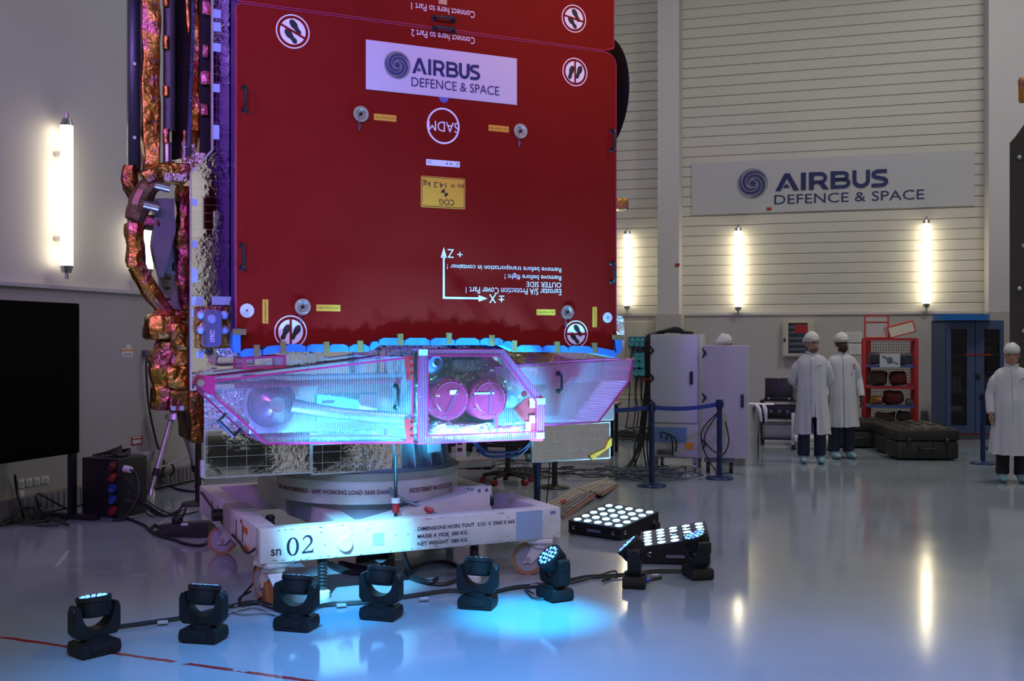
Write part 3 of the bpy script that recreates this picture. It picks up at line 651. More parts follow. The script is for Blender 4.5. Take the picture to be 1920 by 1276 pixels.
m = MB(); m.box((gw2-.07, -.035, .92), (.036, .03, .165), .008); m.build('handle', black, d)
for z in (1.52, .95, .36):
    m = MB(); m.prism([(.0, z-.07), (.055, z-.01), (.055, z+.01), (0, z+.07), (0, z+.045), (.03, z+.0), (0, z-.045)], -.045, -.02); m.build('hinge', black, d)
m = MB(); m.span(.02, .4, .0, .06, .13, .2); m.build('plinth', dsteel, gc)
for x in (.07, .36):
    m = MB(); m.cyl((x-.02, .03, .065), (x+.02, .03, .065), .065); m.build('caster', black, gc)
p = fl(1399, 873); D = p.y+.18; dr = thing('steel_drum', 'brushed steel pillar stand behind the grey cabinet', 'stand', Vector((p.x*D/p.y, D, 0)), 0)
m = MB(); m.cyl((0, 0, .02), (0, 0, .80), .178, n=40); m.build('column', steel, dr)
m = MB(); m.cyl((0, 0, 0), (0, 0, .025), .205, n=40); m.build('foot_flange', steel, dr)
m = MB(); m.cyl((0, 0, .80), (0, 0, .815), .19, n=40); m.build('top_plate', alu, dr)
o = thing('clipboard', 'white board with papers lying on the steel pillar stand', 'board', Vector((p.x*D/p.y+.1, D-.02, .8155)), R(-10))
m = MB(); m.span(-.16, .26, -.14, .14, 0, .012, .003); m.build('board', lblw, o)
m = MB()
for a in (0, 1): m.tube([(.02+.1*a, -.13, .0), (.06+.08*a, -.19, -.06), (.09+.06*a, -.2, -.22)], [.02, .03, .012], 8, smooth=3)
m.build('cloth', white, o)

# workstation under the electrical box
p = fl(1425, 834); WS = thing('workstation_trolley', 'dark equipment trolley below the grey wall box', 'trolley', p, RA)
ww2 = .62
for x in (.02, ww2-.02):
    for y in (.02, .5):
        m = MB(); m.box((x, y, .36), (.035, .035, .68)); m.cyl((x-.015, y, .03), (x+.015, y, .03), .03, n=12); m.build('leg', blackm, WS)
for z in (.09, .42, .70):
    m = MB(); m.span(0, ww2, 0, .52, z, z+.025); m.build('shelf', blackm, WS)
def on(parent_loc, x, y, z, name, lab, cat, d, mt, b=.01):
    o = thing(name, lab, cat, parent_loc+e1*x+e2*y+Vector((0, 0, z)), RA); k = MB(); k.span(0, d[0], 0, d[1], 0, d[2], b); k.build('case', mt, o); return o
a = on(p, .05, .05, .4455, 'power_supply', 'black instrument on the middle shelf of the dark trolley', 'instrument', (.5, .4, .19), black)
m = MB()
for i in range(3): m.cyl((.12+i*.13, -.012, .1), (.12+i*.13, 0, .1), .03, n=12)
m.build('knob', dsteel, a)
a = on(p, .03, .05, .1155, 'instrument_box', 'grey fronted instrument on the lowest shelf of the dark trolley', 'instrument', (.53, .4, .2), greyp)
m = MB(); m.span(.02, .51, -.012, 0, .02, .18, .004); m.build('front_panel', mat('panel_grey', (.30, .30, .32), .5), a)
a = on(p, .06, .06, .7255, 'rugged_laptop', 'open black rugged laptop on the dark trolley', 'laptop', (.46, .34, .04), black)
m = MB(); m.box((.23, .09, .19), (.44, .03, .32), .012, rot=(R(-8), 0, 0)); m.build('screen', black, a)
m = MB(); m.box((.23, .065, .345), (.03, .02, .02), .004); m.build('latch', steel, a)
m = MB()
for x in (.07, .39): m.box((x, -.006, .02), (.04, .014, .03), .003)
m.build('clasp', steel, a)
# white trolley behind the men
p = fl(1487, 843); o = thing('step_platform', 'low white platform with a white upright leg behind the men', 'platform', p, RA)
for x in (0, .55):
    m = MB(); m.box((x, 0, .32), (.05, .04, .5), .006); lg = m.build('leg', white, o)
    m = MB(); m.cyl((x, 0, 0), (x, 0, .075), .03, n=12); m.build('rubber_foot', black, lg)
m = MB(); m.span(-.02, .57, -.02, .45, .13, .20, .01); m.build('deck', white, o)
for x in (0, .55):
    m = MB(); m.box((x, .42, .07), (.04, .04, .14)); m.build('foot', black, o)
# dark panel at the right edge
a = ray(1893, 600, 13.9); DP = Vector((a.x, a.y, 0)); dp = thing('reflector_panel', 'tall dark olive panel with a cut corner behind the person near the blue cabinet', 'panel', DP, R(-30))
zt_ = ray(1893, 268, 13.9).z; zc = ray(1893, 233, 13.9).z
m = MB(); m.prism([(0, .5), (2.2, .5), (2.2, zc+1.6), (1.3, zc+1.6), (.07, zt_+.08), (0, zt_)], 0, .05); m.build('sheet', mat('olive_composite', (.055, .05, .04), .42, .2, .15), dp)
for i, z in enumerate((4.05, 2.9, 2.35, 1.8, 1.2)):
    for x in (.12, 1.9):
        m = MB(); m.ball((x+.05*(i % 2), -.012, z), .035, 10); m.build('bolt', steel, dp)
for x in (.25, 1.9):
    m = MB(); m.box((x, .025, .27), (.08, .06, .5)); m.box((x, .025, .03), (.1, .9, .06)); m.build('foot', blackm, dp)
m = MB(); m.box((.18, -.03, zc+.42), (.14, .08, .34), .03); m.crumple(.012, 9, .05); fbk = m.build('foil_bracket', gold, dp); m = MB(); m.tube([(.22, .0, zc+.42), (.62, .02, zc+.42)], .03, 8); m.build('bracket_arm', dsteel, fbk)
# stanchions with blue belts
def stanchion(loc, lab, mt, mb_, name='barrier_post', hgt=.95):
    o = thing(name, lab, 'barrier post', loc, 0, 'barrier posts'); k = MB(); k.cyl((0, 0, .03), (0, 0, hgt), .032, n=20); k.build('pole', mt, o)
    k = MB(); k.lathe([(0, 0), (.17, 0), (.172, .012), (.16, .022), (.06, .035), (.036, .05), (0, .05)], n=36); k.build('base', mb_, o)
    k = MB(); k.cyl((0, 0, hgt-.09), (0, 0, hgt+.012), .042, n=20)
    for q in range(4): k.box((.042*math.cos(q*1.571), .042*math.sin(q*1.571), hgt-.045), (.012 if q % 2 == 0 else .05, .05 if q % 2 == 0 else .012, .06), .003)
    k.build('belt_head', mt, o); return o
nv = mat('post_navy', (.012, .03, .11), .3, .3)
S1 = fl(1222, 911); S2 = fl(1349, 897); S3 = fl(1843, 869); S4 = fl(1867, 842); S5 = fl(1040, 914); S6 = fl(1010, 893); S7 = fl(1007, 965)
st = stanchion(S1, 'blue barrier post in front of the white rack', nv, nv)
clone(st, S2, .6, 'blue barrier post in front of the grey cabinet'); clone(st, S3, .2, 'nearer blue barrier post beside the person near the blue cabinet')
clone(st, S4, .4, 'farther blue barrier post mostly behind the person near the blue cabinet'); clone(st, S7, .3, 'blue lit barrier post just behind the trolley corner')
bb = mat('post_bronze', (.035, .028, .025), .35, .4); sb = stanchion(S5, 'black barrier post under the right mirror panel', bb, bb); clone(sb, S6, 0, 'farthest black barrier post under the right mirror panel')
clone(sb, fl(372, 945), 0, 'black barrier post behind the left rear of the trolley')
def belt(a, b, lab, z=.905, sag=.03):
    k = MB(); n = 14; A = Vector((a.x, a.y, 0)); B = Vector((b.x, b.y, 0)); d = (B-A).normalized(); A += d*.05; B -= d*.05; t = bmesh.new(); q = d.cross(Vector((0, 0, 1)))*.001
    vs2 = []
    for i in range(n+1):
        u = i/n; c = A.lerp(B, u); zz = z-sag*4*u*(1-u); vs2.append([t.verts.new(c+q*s+Vector((0, 0, zz+h))) for s, h in ((1, -.025), (1, .025), (-1, .025), (-1, -.025))])
    for i in range(n):
        for j in range(4): t.faces.new((vs2[i][j], vs2[i][(j+1) % 4], vs2[i+1][(j+1) % 4], vs2[i+1][j]))
    k.add(t); o = k.build('barrier_belt', mat('belt_blue', (.015, .04, .26), .6)); tag(o, lab, 'belt', 'barrier belts')
belt(S5, S1, 'blue belt running from behind the clear cover to the first post')
belt(S1, S2, 'blue belt hanging between the posts before the white rack and grey cabinet')
belt(S6, S7, 'blue belt hidden behind the satellite between two posts')
# office chair, flight case, low bench, box
oc = thing('office_chair', 'black swivel chair base with five red casters under the satellite', 'chair', fl(952, 905), .3)
m = MB(); m.cyl((0, 0, .08), (0, 0, .46), .03, n=16); m.cyl((0, 0, .08), (0, 0, .18), .045, n=16); m.build('column', blackm, oc)
for i in range(5):
    a = i*2*math.pi/5+.1; c_, s_ = math.cos(a), math.sin(a)
    m = MB(); m.tube([(0, 0, .12), (.15*c_, .15*s_, .115), (.30*c_, .30*s_, .085)], [.035, .028, .02], 8); lg = m.build('leg', black, oc)
    m = MB(); m.cyl((.30*c_-.03*s_, .30*s_+.03*c_, .036), (.30*c_+.03*s_, .30*s_-.03*c_, .036), .036, n=16); m.build('caster', mat('red_caster', (.22, .015, .015), .4), lg)
m = MB(); m.box((0, 0, .50), (.46, .44, .08), .035); m.build('seat', black, oc)
m = MB(); m.box((0, .22, .80), (.42, .07, .46), .03); m.box((0, .22, .52), (.06, .05, .2)); m.build('backrest', black, oc)
p = fl(893, 903); fc = thing('flight_case', 'silver aluminium case with slightly open lid behind the trolley', 'case', Vector((p.x, p.y+.2, 0)), R(-8))
m = MB(); m.span(-.25, .21, -.2, .2, 0, .15, .008); m.build('shell', alu, fc)
m = MB(); m.box((-.02, .0, .215), (.47, .42, .1), .01, rot=(0, R(-3), 0)); m.build('lid', alu, fc)
m = MB(); m.span(-.24, .2, -.19, .19, .15, .17); m.build('lining', blackcloth, fc)
m = MB(); m.tube([(-.26, -.08, .1), (-.3, -.07, .09), (-.3, .07, .09), (-.26, .08, .1)], .012, 8); m.build('handle', black, fc)
m = MB()
for x in (-.12, .1): m.box((x, -.206, .14), (.03, .012, .04), .003)
m.build('latch', steel, fc)
p = fl(861, 871); o = thing('equipment_tower', 'narrow white device with two dark sockets behind the round adapter', 'device', Vector((p.x, p.y+.1, 0)), R(-6))
m = MB(); m.span(-.055, .055, 0, .25, 0, .40, .008); m.build('case', white, o)
m = MB()
for z in (.17, .26): m.span(-.03, .035, -.008, 0, z, z+.05, .003)
m.build('socket', mat('dark_amber', (.08, .03, .02), .5), o)
p = fl(930, 856); o = thing('work_table', 'dark table with a low foot rail behind the satellite', 'table', Vector((p.x-.6, p.y+.55, 0)), R(-12))
m = MB(); m.span(-.2, 2.4, 0, .7, .72, .76, .008); m.build('tabletop', blackm, o)
for x in (-.15, 1.05, 2.3):
    for y in (.05, .65):
        m = MB(); m.span(x, x+.05, y-.02, y+.03, 0, .72); m.build('leg', blackm, o)
m = MB(); m.span(-.15, 2.35, .04, .07, .09, .14); m.build('foot_rail', blackm, o)
# ================================================================ trolley of the satellite (local axes: x right, -y front)
TR = thing('transport_trolley', 'white stencilled steel trolley on casters carrying the satellite', 'trolley', SC, TH)
bx0, bx1, by, zb, zt2, bw_ = -1.08, 1.07, 1.15, .267, .486, .13
m = MB(); m.span(bx0, bx1, -by, -by+bw_, zb, zt2, .008); fb = m.build('front_beam', wpaint, TR)
m = MB(); m.span(bx0, bx1, by-bw_, by, zb, zt2, .008); m.build('rear_beam', wpaint, TR)
m = MB(); m.span(bx0, bx0+bw_, -by+bw_+.001, by-bw_-.001, zb, zt2, .008); lb = m.build('side_beam', wpaint, TR)
m = MB(); m.span(bx1-bw_, bx1, -by+bw_+.001, by-bw_-.001, zb, zt2, .008); m.build('side_beam', wpaint, TR)
for sg in (1, -1):                                      # four tapered support arms pinwheel under the ring
    for (xa, ya, xb, yb) in ((.64, -.79, -.34, -.83), (-.60, .84, -.40, -.84)):
        A = Vector((xa*sg, ya*sg, 0)); B = Vector((xb*sg, yb*sg, 0)); d = (B-A).normalized(); q = Vector((-d.y, d.x, 0))*.07; m = MB(); Z = lambda z: Vector((0, 0, z))
        m.hull([A-q+Z(.40), A+q+Z(.40), A+q+Z(.625), A-q+Z(.625)], [B-q+Z(.33), B+q+Z(.33), B+q+Z(.43), B-q+Z(.43)]); ar = m.build('support_arm', wpaint, TR)
        for k in (.03, .09):
            m = MB(); c = A+d*k-q*1.0+Z(.60); m.cyl(c, c-q.normalized()*.012, .011, n=8); m.build('bolt', dsteel, ar)
            m = MB(); c = A+d*k+q*1.0+Z(.60); m.cyl(c, c+q.normalized()*.012, .011, n=8); m.build('bolt', dsteel, ar)
for s in (-.30, .30):
    m = MB(); m.span(s-.06, s+.06, -by+bw_+.002, by-bw_-.002, .30, .385, .006); m.build('inner_beam', wpaint, TR)
m = MB(); m.lathe([(.60, .52), (.69, .52), (.692, .53), (.692, .675), (.69, .685), (.60, .685)], n=72); rg = m.build('ring', wpaint, TR)
m = MB(); m.lathe([(.52, .685), (.70, .685), (.70, .735), (.52, .735), (.52, .685)], n=72); m.build('ring_flange', mat('flange_grey', (.36, .33, .28), .4, .4), TR)
m = MB(); m.lathe([(.15, .38), (.62, .38), (.62, .54), (.15, .54)], n=48); m.build('hub_plate', mat('hub_grey', (.30, .31, .36), .5), TR)
def onring(u, z): a = -math.pi/2+u/.694; return Vector((.695*math.cos(a), .695*math.sin(a), z))
def ringu(px): return math.asin(max(-1, min(1, op(px, 910, .62)[0]/.69)))*.694
m = MB()
text(m, 'C.M.U. MAXI ADMISSIBLE - SAFE WORKING LOAD 5600 DAN', (ringu(536), .59), (ringu(722), .622), 0, bold=.025, fn=onring)
text(m, 'EXCENTREMENT MAXI DE C.D.G. 200', (ringu(762), .588), (ringu(858), .622), 0, bold=.025, fn=onring)
m.build('lettering', inkr, rg)
def fp(px, py): return op(px, py, by+.002)
bl = mat('stencil_ink', (.012, .008, .03), .6)
m = MB(); yf = -by-.0025
for row, a, b in (('DIMENSIONS HORS TOUT  2151 X 2560 X 665', (783, 995), (965, 975)), ('MASSE A VIDE  580 KG', (783, 1009), (876, 998)), ('NET WEIGHT  580 KG', (783, 1023), (876, 1010))):
    p0, p1 = fp(*a), fp(*b); text(m, row, p0, (p1[0], p0[1]+.026), yf, bold=.018)
text(m, 'sn', fp(508, 1042), (fp(527, 1042)[0], fp(527, 1028)[1]), yf, bold=.01)
c0 = fp(549, 1024)
hh = .055                                               # big roman digits with swelling strokes
def swell(cx, cz, rx, rz, n=28): return [(cx+rx*math.cos(R(k*360/n)), cz+rz*math.sin(R(k*360/n))) for k in range(n)]
pts = swell(c0[0], c0[1], .031, hh); m.ribbon(pts, [.006+.012*abs(math.cos(R(k*360/28))) for k in range(28)], yf-.0005, yf, True)
c1 = fp(576, 1020); q = arc(c1[0], c1[1]+.022, .028, .033, 165, -25, 12)+[(c1[0]-.03, c1[1]-.05)]
m.ribbon(q, [.006, .007, .008, .009, .01, .012, .014, .016, .017, .017, .016, .014, .011, .006], yf-.0005, yf)
m.ribbon([(c1[0]-.034, c1[1]-.05), (c1[0]+.034, c1[1]-.048), (c1[0]+.038, c1[1]-.03)], [.012, .013, .004], yf-.0005, yf)
m.build('lettering', bl, fb)
random.seed(3); m = MB()                                # chipped paint along the beam edges
for i in range(110):
    x = random.uniform(bx0+.02, bx1-.02); z = random.choice((zb+random.uniform(.004, .02), zb+random.uniform(.004, .2), zt2-.012)); m.prism([(x, z), (x+random.uniform(.004, .03), z+random.uniform(-.002, .002)), (x+random.uniform(.004, .02), z+.004)], yf, yf+.001)
pcw = m.build('paint_chip', dsteel, fb); pcw['kind'] = 'stuff'
m = MB(); a, b = fp(699, 1022), fp(720, 998); m.span(a[0], b[0], -by-.004, -by, a[1], b[1]); m.build('plate', mat('plate_lilac', (.34, .36, .50), .4), fb)
m = MB(); a, b = fp(968, 1013), fp(1017, 964); m.span(a[0], b[0], -by-.003, -by, zb+.01, zt2-.01); m.build('film_pocket', mat('pocket_blue', (.30, .42, .55), .3), fb)
m = MB(); a = fp(1037, 960); m.span(a[0]-.02, a[0]+.02, -by-.003, -by, a[1]-.01, a[1]+.01); m.build('sticker', mat('sticker_blue', (.12, .2, .4), .4), fb)
c = fp(646, 1019); m = MB(); m.cyl((c[0], -by-.002, c[1]), (c[0], -by-.03, c[1]), .055, .045, 28); m.cyl((c[0], -by-.03, c[1]), (c[0], -by-.033, c[1]), .044, n=28); m.build('round_cap', wpaint, fb)
# left side beam: tapes, marks, cable, knob
m = MB(); xl = bx0-.003
for y, z0, z1 in ((-.72, .40, .43), (-.76, .285, .31)): m.box((xl, y, (z0+z1)/2), (.005, .13, z1-z0+.012))
m.build('orange_tape', orange, lb)
m = MB(); m.tube([(bx0-.012, 1.0, .45), (bx0-.012, .5, .40), (bx0-.014, .0, .34), (bx0-.014, -.55, .31), (bx0-.03, -.9, .30), (bx0-.02, -1.1, .36)], .009, 6, smooth=5); m.build('cable', cabm, lb)
m = MB(); m.span(bx0-.025, bx0+bw_+.02, -.32, -.02, .32, zt2+.012, .008); m.build('clamp_block', mat('clamp_grey', (.40, .37, .32), .45), lb)
m = MB(); m.cyl((bx0-.02, .03, .41), (bx0-.09, .03, .41), .045, n=20); m.build('knob', black, lb)
m = MB(); m.prism([(-.02, 0), (.02, .012), (.0, .03), (-.03, .02)], 0, .003, M=Matrix.Translation((xl-.002, -.58, .44)) @ Matrix.Rotation(R(90), 4, 'Z')); m.build('red_mark', redp, lb)
m = MB()
for y in (.55, .3, .05, -.4, -.62): m.box((xl, y, .38), (.003, .012, .12))
m.build('dark_mark', inkk, lb)
# front right: black cap, red valves on the front post
m = MB(); m.cyl((.645, -.79, .52), (.68, -.79, .52), .06, n=20); m.build('round_buffer', black, TR)
def caster(x, y, rot, lab, brk=False):
    r = bpy.data.objects.new('caster', None); col.objects.link(r); r.parent = TR; r.location = (x, y, 0); r.rotation_euler = (0, 0, rot)
    k = MB(); k.span(-.10, .10, -.09, .09, .235, .266, .008); k.cyl((0, 0, .20), (0, 0, .24), .075, n=24)
    for s in (-.042, .042): k.hull([(s-.006, -.06, .21), (s+.006, -.06, .21), (s+.006, .06, .21), (s-.006, .06, .21)], [(s-.006, .06, .085), (s+.006, .06, .085), (s+.006, .125, .085), (s-.006, .125, .085)])
    k.build('fork', wpaint, r)
    k = MB(); k.cyl((-.028, .09, .112), (.028, .09, .112), .112, n=36); k.build('tyre', tyre, r)
    k = MB(); k.cyl((-.031, .09, .112), (.031, .09, .112), .088, n=32); k.cyl((-.06, .09, .112), (.06, .09, .112), .02, n=12); k.build('wheel', mat('wheel_grey', (.36, .36, .40), .4), r)
    k = MB(); k.hull([(.07, -.02, .215), (.19, -.02, .225), (.24, 0, .19), (.16, .0, .2)], [(.07, .03, .222), (.19, .03, .232), (.24, .02, .197), (.16, .02, .207)])
    k.build('brake_pedal', white, r); k = MB()
    k.hull([(-.09, -.07, .19), (.0, -.09, .19), (.0, -.17, .145), (-.11, -.16, .14)], [(-.09, -.07, .2), (.0, -.09, .2), (.0, -.17, .155), (-.11, -.16, .15)])
    k.build('swivel_lock', white, r); return r
caster(.95, -1.06, R(62), ''); caster(-.97, -1.05, R(20), ''); caster(-.90, .62, R(66), ''); caster(.95, 1.05, R(30), '')
def jack(x, y, zt=.30):
    r = bpy.data.objects.new('levelling_jack', None); col.objects.link(r); r.parent = TR; r.location = (x, y, 0)
    k = MB(); k.lathe([(0, 0), (.045, 0), (.05, .01), (.05, .045), (.03, .055), (0, .055)], n=24); k.build('foot', white, r)
    k = MB(); pr = [(0, .055)]
    for i in range(9): pr += [(.026, .06+i*(zt-.06)/9), (.036, .06+(i+.5)*(zt-.06)/9)]
    pr += [(.026, zt), (0, zt)]; k.lathe(pr, n=24); k.build('bellows', black, r); return r
jack(-.66, -1.085, .265); jack(.42, -1.085, .265); jack(-.80, -.2, .42); jack(.80, .3, .42)
m = MB(); a = op(742, 915, .95); m.cyl((a[0], -.95, .40), (a[0], -.95, .90), .012, n=12); po = m.build('upright_rod', black, TR)
m = MB(); m.cyl((a[0], -.95, .50), (a[0], -.95, .565), .024, n=16); m.build('red_sleeve', redp, po)
m = MB(); m.cyl((a[0], -.95, .565), (a[0], -.95, .60), .03, n=16); m.build('collar', white, po)
m = MB(); m.tube([(a[0]+.03, -.72, .63), (a[0]+.10, -.78, .56), (a[0]+.24, -.86, .50), (a[0]+.36, -.95, .43)], [.02, .014, .012, .012], 10, smooth=4); vh = m.build('hose', dsteel, TR)
m = MB(); m.tube([(a[0]+.24, -.86, .505), (a[0]+.29, -.90, .475)], .022, 10); m.build('red_joint', redp, vh)
m = MB(); m.span(-1.16, -1.02, -1.10, -.98, .0, .13, .004); o = m.build('wooden_block', mat('orange_wood', (.42, .15, .05), .6)); o.location = SC+tt*.16-nn*0; 
o.location = SC + tt*.13; o.rotation_euler = (0, 0, TH); tag(o, 'small orange wooden block on the floor under the near left caster', 'block')

# ================================================================ the satellite
SAT = thing('communications_satellite', 'large mirror and gold foil satellite standing on the white trolley', 'satellite', SC, TH)
HB, HA, HC = .60, 1.06, 1.20                          # planes: radiator, folded array, red cover
def zs(px, py, h): return op(px, py, h)[1]
# adapter cone with gussets on the ring
m = MB(); m.lathe([(.50, .736), (.64, .736), (.64, .75), (.56, .77), (.54, .94), (.60, .955), (.60, .97), (.48, .97), (.48, .736)], n=64); ad = m.build('launch_adapter', mat('adapter_blue_grey', (.22, .27, .34), .4, .3), SAT)
for k in range(24):
    m = MB(); a = 2*math.pi*k/24; c_, s_ = math.cos(a), math.sin(a); q = Vector((-s_, c_, 0))*.006
    P = [Vector((.53*c_, .53*s_, .76)), Vector((.63*c_, .63*s_, .76)), Vector((.60*c_, .60*s_, .955)), Vector((.53*c_, .53*s_, .955))]; m.hull([p-q for p in P], [p+q for p in P]); m.build('gusset', mat('gusset_grey', (.30, .34, .40), .4, .3), ad)
m = MB(); a = op(818, 846, .62); 
for k in (-58, ): 
    ang = R(k); m.box((.635*math.cos(ang), .635*math.sin(ang), .90), (.004, .16, .09), rot=(0, 0, ang))
m.build('paper_note', mat('note_blue', (.45, .6, .72), .5), ad)
zbot = .972; BX0, BX1 = op(404, 200, HB)[0], 1.66
m = MB(); m.span(BX0, BX1, -HB+.03, .85, zbot, 5.2, .01); m.crumple(.008, 5, .25, 3); bd = m.build('body', goldd, SAT)
# upper radiator: mirror tiles, with the cut corner at its upper left
def P6(px, py): return op(px, py, HB)
xw = BX1
zl = P6(357, 730)[1]
pol = [(P6(358, 730)[0], zl), (xw, zl), (xw, 5.2), (P6(398, 100)[0], 5.2), (P6(398, 280)[0], P6(398, 281)[1]), (P6(358, 325)[0], P6(358, 325)[1])]
m = MB(); m.prism(pol, -HB, -HB+.025); ra = m.build('radiator', osr, SAT)
m = MB(); m.ribbon([(x, z) for x, z in ((pol[3][0], 5.2), pol[4], pol[5], pol[0], (xw, zl))], .012, -HB-.006, -HB+.026); m.build('edge_trim', mat('pale_edge', (.55, .60, .50), .35, .5), ra)
tape = mat('pale_blue_tape', (.42, .72, .85), .4)
for (x0, x1, y0, y1) in ((400, 414, 19, 33), (400, 414, 43, 58), (400, 414, 82, 96), (398, 412, 158, 172), (397, 411, 235, 260), (360, 370, 373, 385), (359, 370, 451, 465), (359, 370, 503, 529), (358, 382, 556, 572), (397, 436, 556, 571), (368, 382, 658, 671), (358, 363, 580, 592)):
    m = MB(); a, b = P6(x0, y1), P6(x1, y0); m.span(a[0], b[0], -HB-.004, -HB, a[1], b[1]); m.build('tape_patch', tape, ra)
m = MB(); a = P6(383, 810); m.span(P6(383, 780)[0], P6(1060, 780)[0], -HB+.005, -HB+.03, zbot, zl-.002); m.build('foil_skirt', silverf, SAT)
for (x0, x1, y0, y1, lab) in ((384, 582, 806, 896, 'l'), (585, 752, 833, 889, 'm'), (998, 1143, 797, 866, 'r')):
    h = HB+.0; a, b, c = op(x0, y1, h), op(x1, y1-3, h), op(x0, y0, h); z1 = a[1]; z2 = c[1]
    m = MB(); m.prism([(a[0], z1), (b[0], z1), (b[0], z2), (a[0], z2)], -h, -h+.02); lr = m.build('lower_radiator', osr2, SAT)
    m = MB(); m.ribbon([(a[0], z1), (b[0], z1), (b[0], z2), (a[0], z2)], .010, -h-.004, -h+.022, True); m.build('edge_trim', mat('pale_edge', (0, 0, 0)), lr)
    if lab == 'r':
        k = op(1120, 858, h); m = MB(); m.hull([(b[0]-.17, -h-.02, z1-.01), (b[0]+.01, -h-.02, z1+.10), (b[0]+.01, -h-.02, z1+.16), (b[0]-.02, -h-.02, z1+.14), (b[0]-.05, -h-.02, z1+.08), (b[0]-.19, -h-.02, z1+.03)],
            [(b[0]-.17, -h+.06, z1-.01), (b[0]+.01, -h+.06, z1+.10), (b[0]+.01, -h+.06, z1+.16), (b[0]-.02, -h+.06, z1+.14), (b[0]-.05, -h+.06, z1+.08), (b[0]-.19, -h+.06, z1+.03)]); m.build('yellow_bracket', mat('amber_plate', (.60, .30, .03), .35, .4), lr)
    if lab == 'l':
        m = MB(); m.span(a[0]-.025, a[0], -h-.01, -h+.06, z1, z1+.12, .01); m.build('corner_plate', mat('pale_plate', (.6, .7, .7), .3), lr)
# folded solar array behind the cover
m = MB(); a0 = op(446, 300, HC)[0]+.07; a1 = op(1150, 300, HC)[0]-.01; z0 = zs(446, 640, HC)
arr = mat('array_purple', (.10, .035, .22), .35, 0, .2, 30)
for k in range(4): m.span(a0+.01*k, a1-.01*k, -HB-.08-k*.125, -HB-.04-k*.125, z0+.05, 5.15)
ar = m.build('solar_array', arr, SAT)
m = MB(); m.span(a0-.004, a0+.006, -1.17, -.63, z0+.02, 5.14); m.build('edge_panel', mat('edge_purple', (.06, .006, .14), .6, 0, .15, 20, spec=.06), ar)
for z, y in ((zs(430, 60, 1.0), -1.05), (zs(430, 300, 1.0), -.82), (zs(430, 213, 1.0), -.9), (zs(430, 248, 1.0), -.9)):
    m = MB(); m.cyl((a0-.02, y, z), (a0-.004, y, z), .018, n=12); m.build('hold_down', mat('array_bracket', (.03, .02, .10), .4, .3), ar)
m = MB(); m.tube([(a0-.03, -.98, zs(432, 370, 1.0)), (a0-.03, -.98, zs(432, 560, 1.0))], .018, 8); m.build('wire_bundle', silverf, ar)
# thruster box under the left part of the radiator
m = MB(); a, b = op(366, 652, HB+.02), op(440, 575, HB+.02); m.span(a[0], b[0]+.1, -HB-.05, -HB, a[1], b[1]); m.crumple(.012, 14, .05, 4); tb = m.build('foil_housing', gold, SAT)
m = MB(); a, b = op(383, 648, HB+.13), op(414, 582, HB+.13); m.prism(rpoly(a[0], b[0], a[1], b[1], .02), -HB-.16, -HB-.06); cvb = m.build('thruster_cover', mat('smoky_cover', (.14, .17, .26), .15, 0), tb)
m = MB(); m.prism(rpoly(a[0]-.006, b[0]+.006, a[1]-.006, b[1]+.006, .022), -HB-.07, -HB-.05, rpoly(a[0]+.01, b[0]-.01, a[1]+.01, b[1]-.01, .015)); m.build('rim', mat('smoky_rim', (.35, .38, .45), .3), cvb)
la, lb_ = op(393.5, 639, HB+.165), op(398, 620, HB+.165)
m = MB(); m.span(op(394, 620, HB+.16)[0], op(402, 620, HB+.16)[0], -HB-.164, -HB-.16, op(394, 641, HB+.16)[1], op(394, 618, HB+.16)[1]); m.build('label_plate', lblw, cvb)
m = MB(); a_ = (op(395, 0, HB+.16)[0], op(395, 640, HB+.16)[1]); b_ = (op(401, 0, HB+.16)[0], op(401, 619, HB+.16)[1])
tx = text_bm('RCT2', .02); X = [v.co.x for v in tx.verts]; Y = [v.co.y for v in tx.verts]
for v in tx.verts:
    u = (v.co.x-min(X))/(max(X)-min(X)); k = (v.co.y-min(Y))/(max(Y)-min(Y)); v.co = Vector((a_[0]+(b_[0]-a_[0])*k, -HB-.1655, b_[1]+(a_[1]-b_[1])*u))
m.add(tx); m.build('lettering', inkk, cvb)
m = MB(); c = op(398, 597, HB+.165); m.lathe([(.0, .012), (.02, .01), (.03, 0)], c=(c[0], -HB-.16, c[1]), n=20, M=Matrix.Rotation(R(90), 4, 'X')); m.build('round_port', mat('port_blue', (.35, .5, .7), .3), cvb)
for (px, py) in ((377, 590), (421, 590), (377, 618), (421, 618)):
    c = op(px, py, HB+.08); m = MB(); m.ball((c[0], -HB-.08, c[1]), (.028, .04, .028), 14); m.build('standoff', mat('standoff_blue', (.40, .62, .80), .35), tb)
m = MB(); a = op(432, 600, HB+.06)
for k in range(6): m.tube([(a[0]+.008*k, -HB-.07, a[1]+.13), (a[0]-.01+.01*k, -HB-.1, a[1]+.04), (a[0]+.006*k, -HB-.08, a[1]-.06), (a[0]-.02+.01*k, -HB-.07, a[1]-.13)], .006, 6, smooth=4)
m.build('harness', cabm, tb)
m = MB(); a, b = op(405, 668, HB+.03), op(440, 652, HB+.03); m.span(a[0], b[0]+.02, -HB-.06, -HB, a[1], b[1]); m.crumple(.008, 16, .05, 8); m.build('foil_strip', silverf, tb)
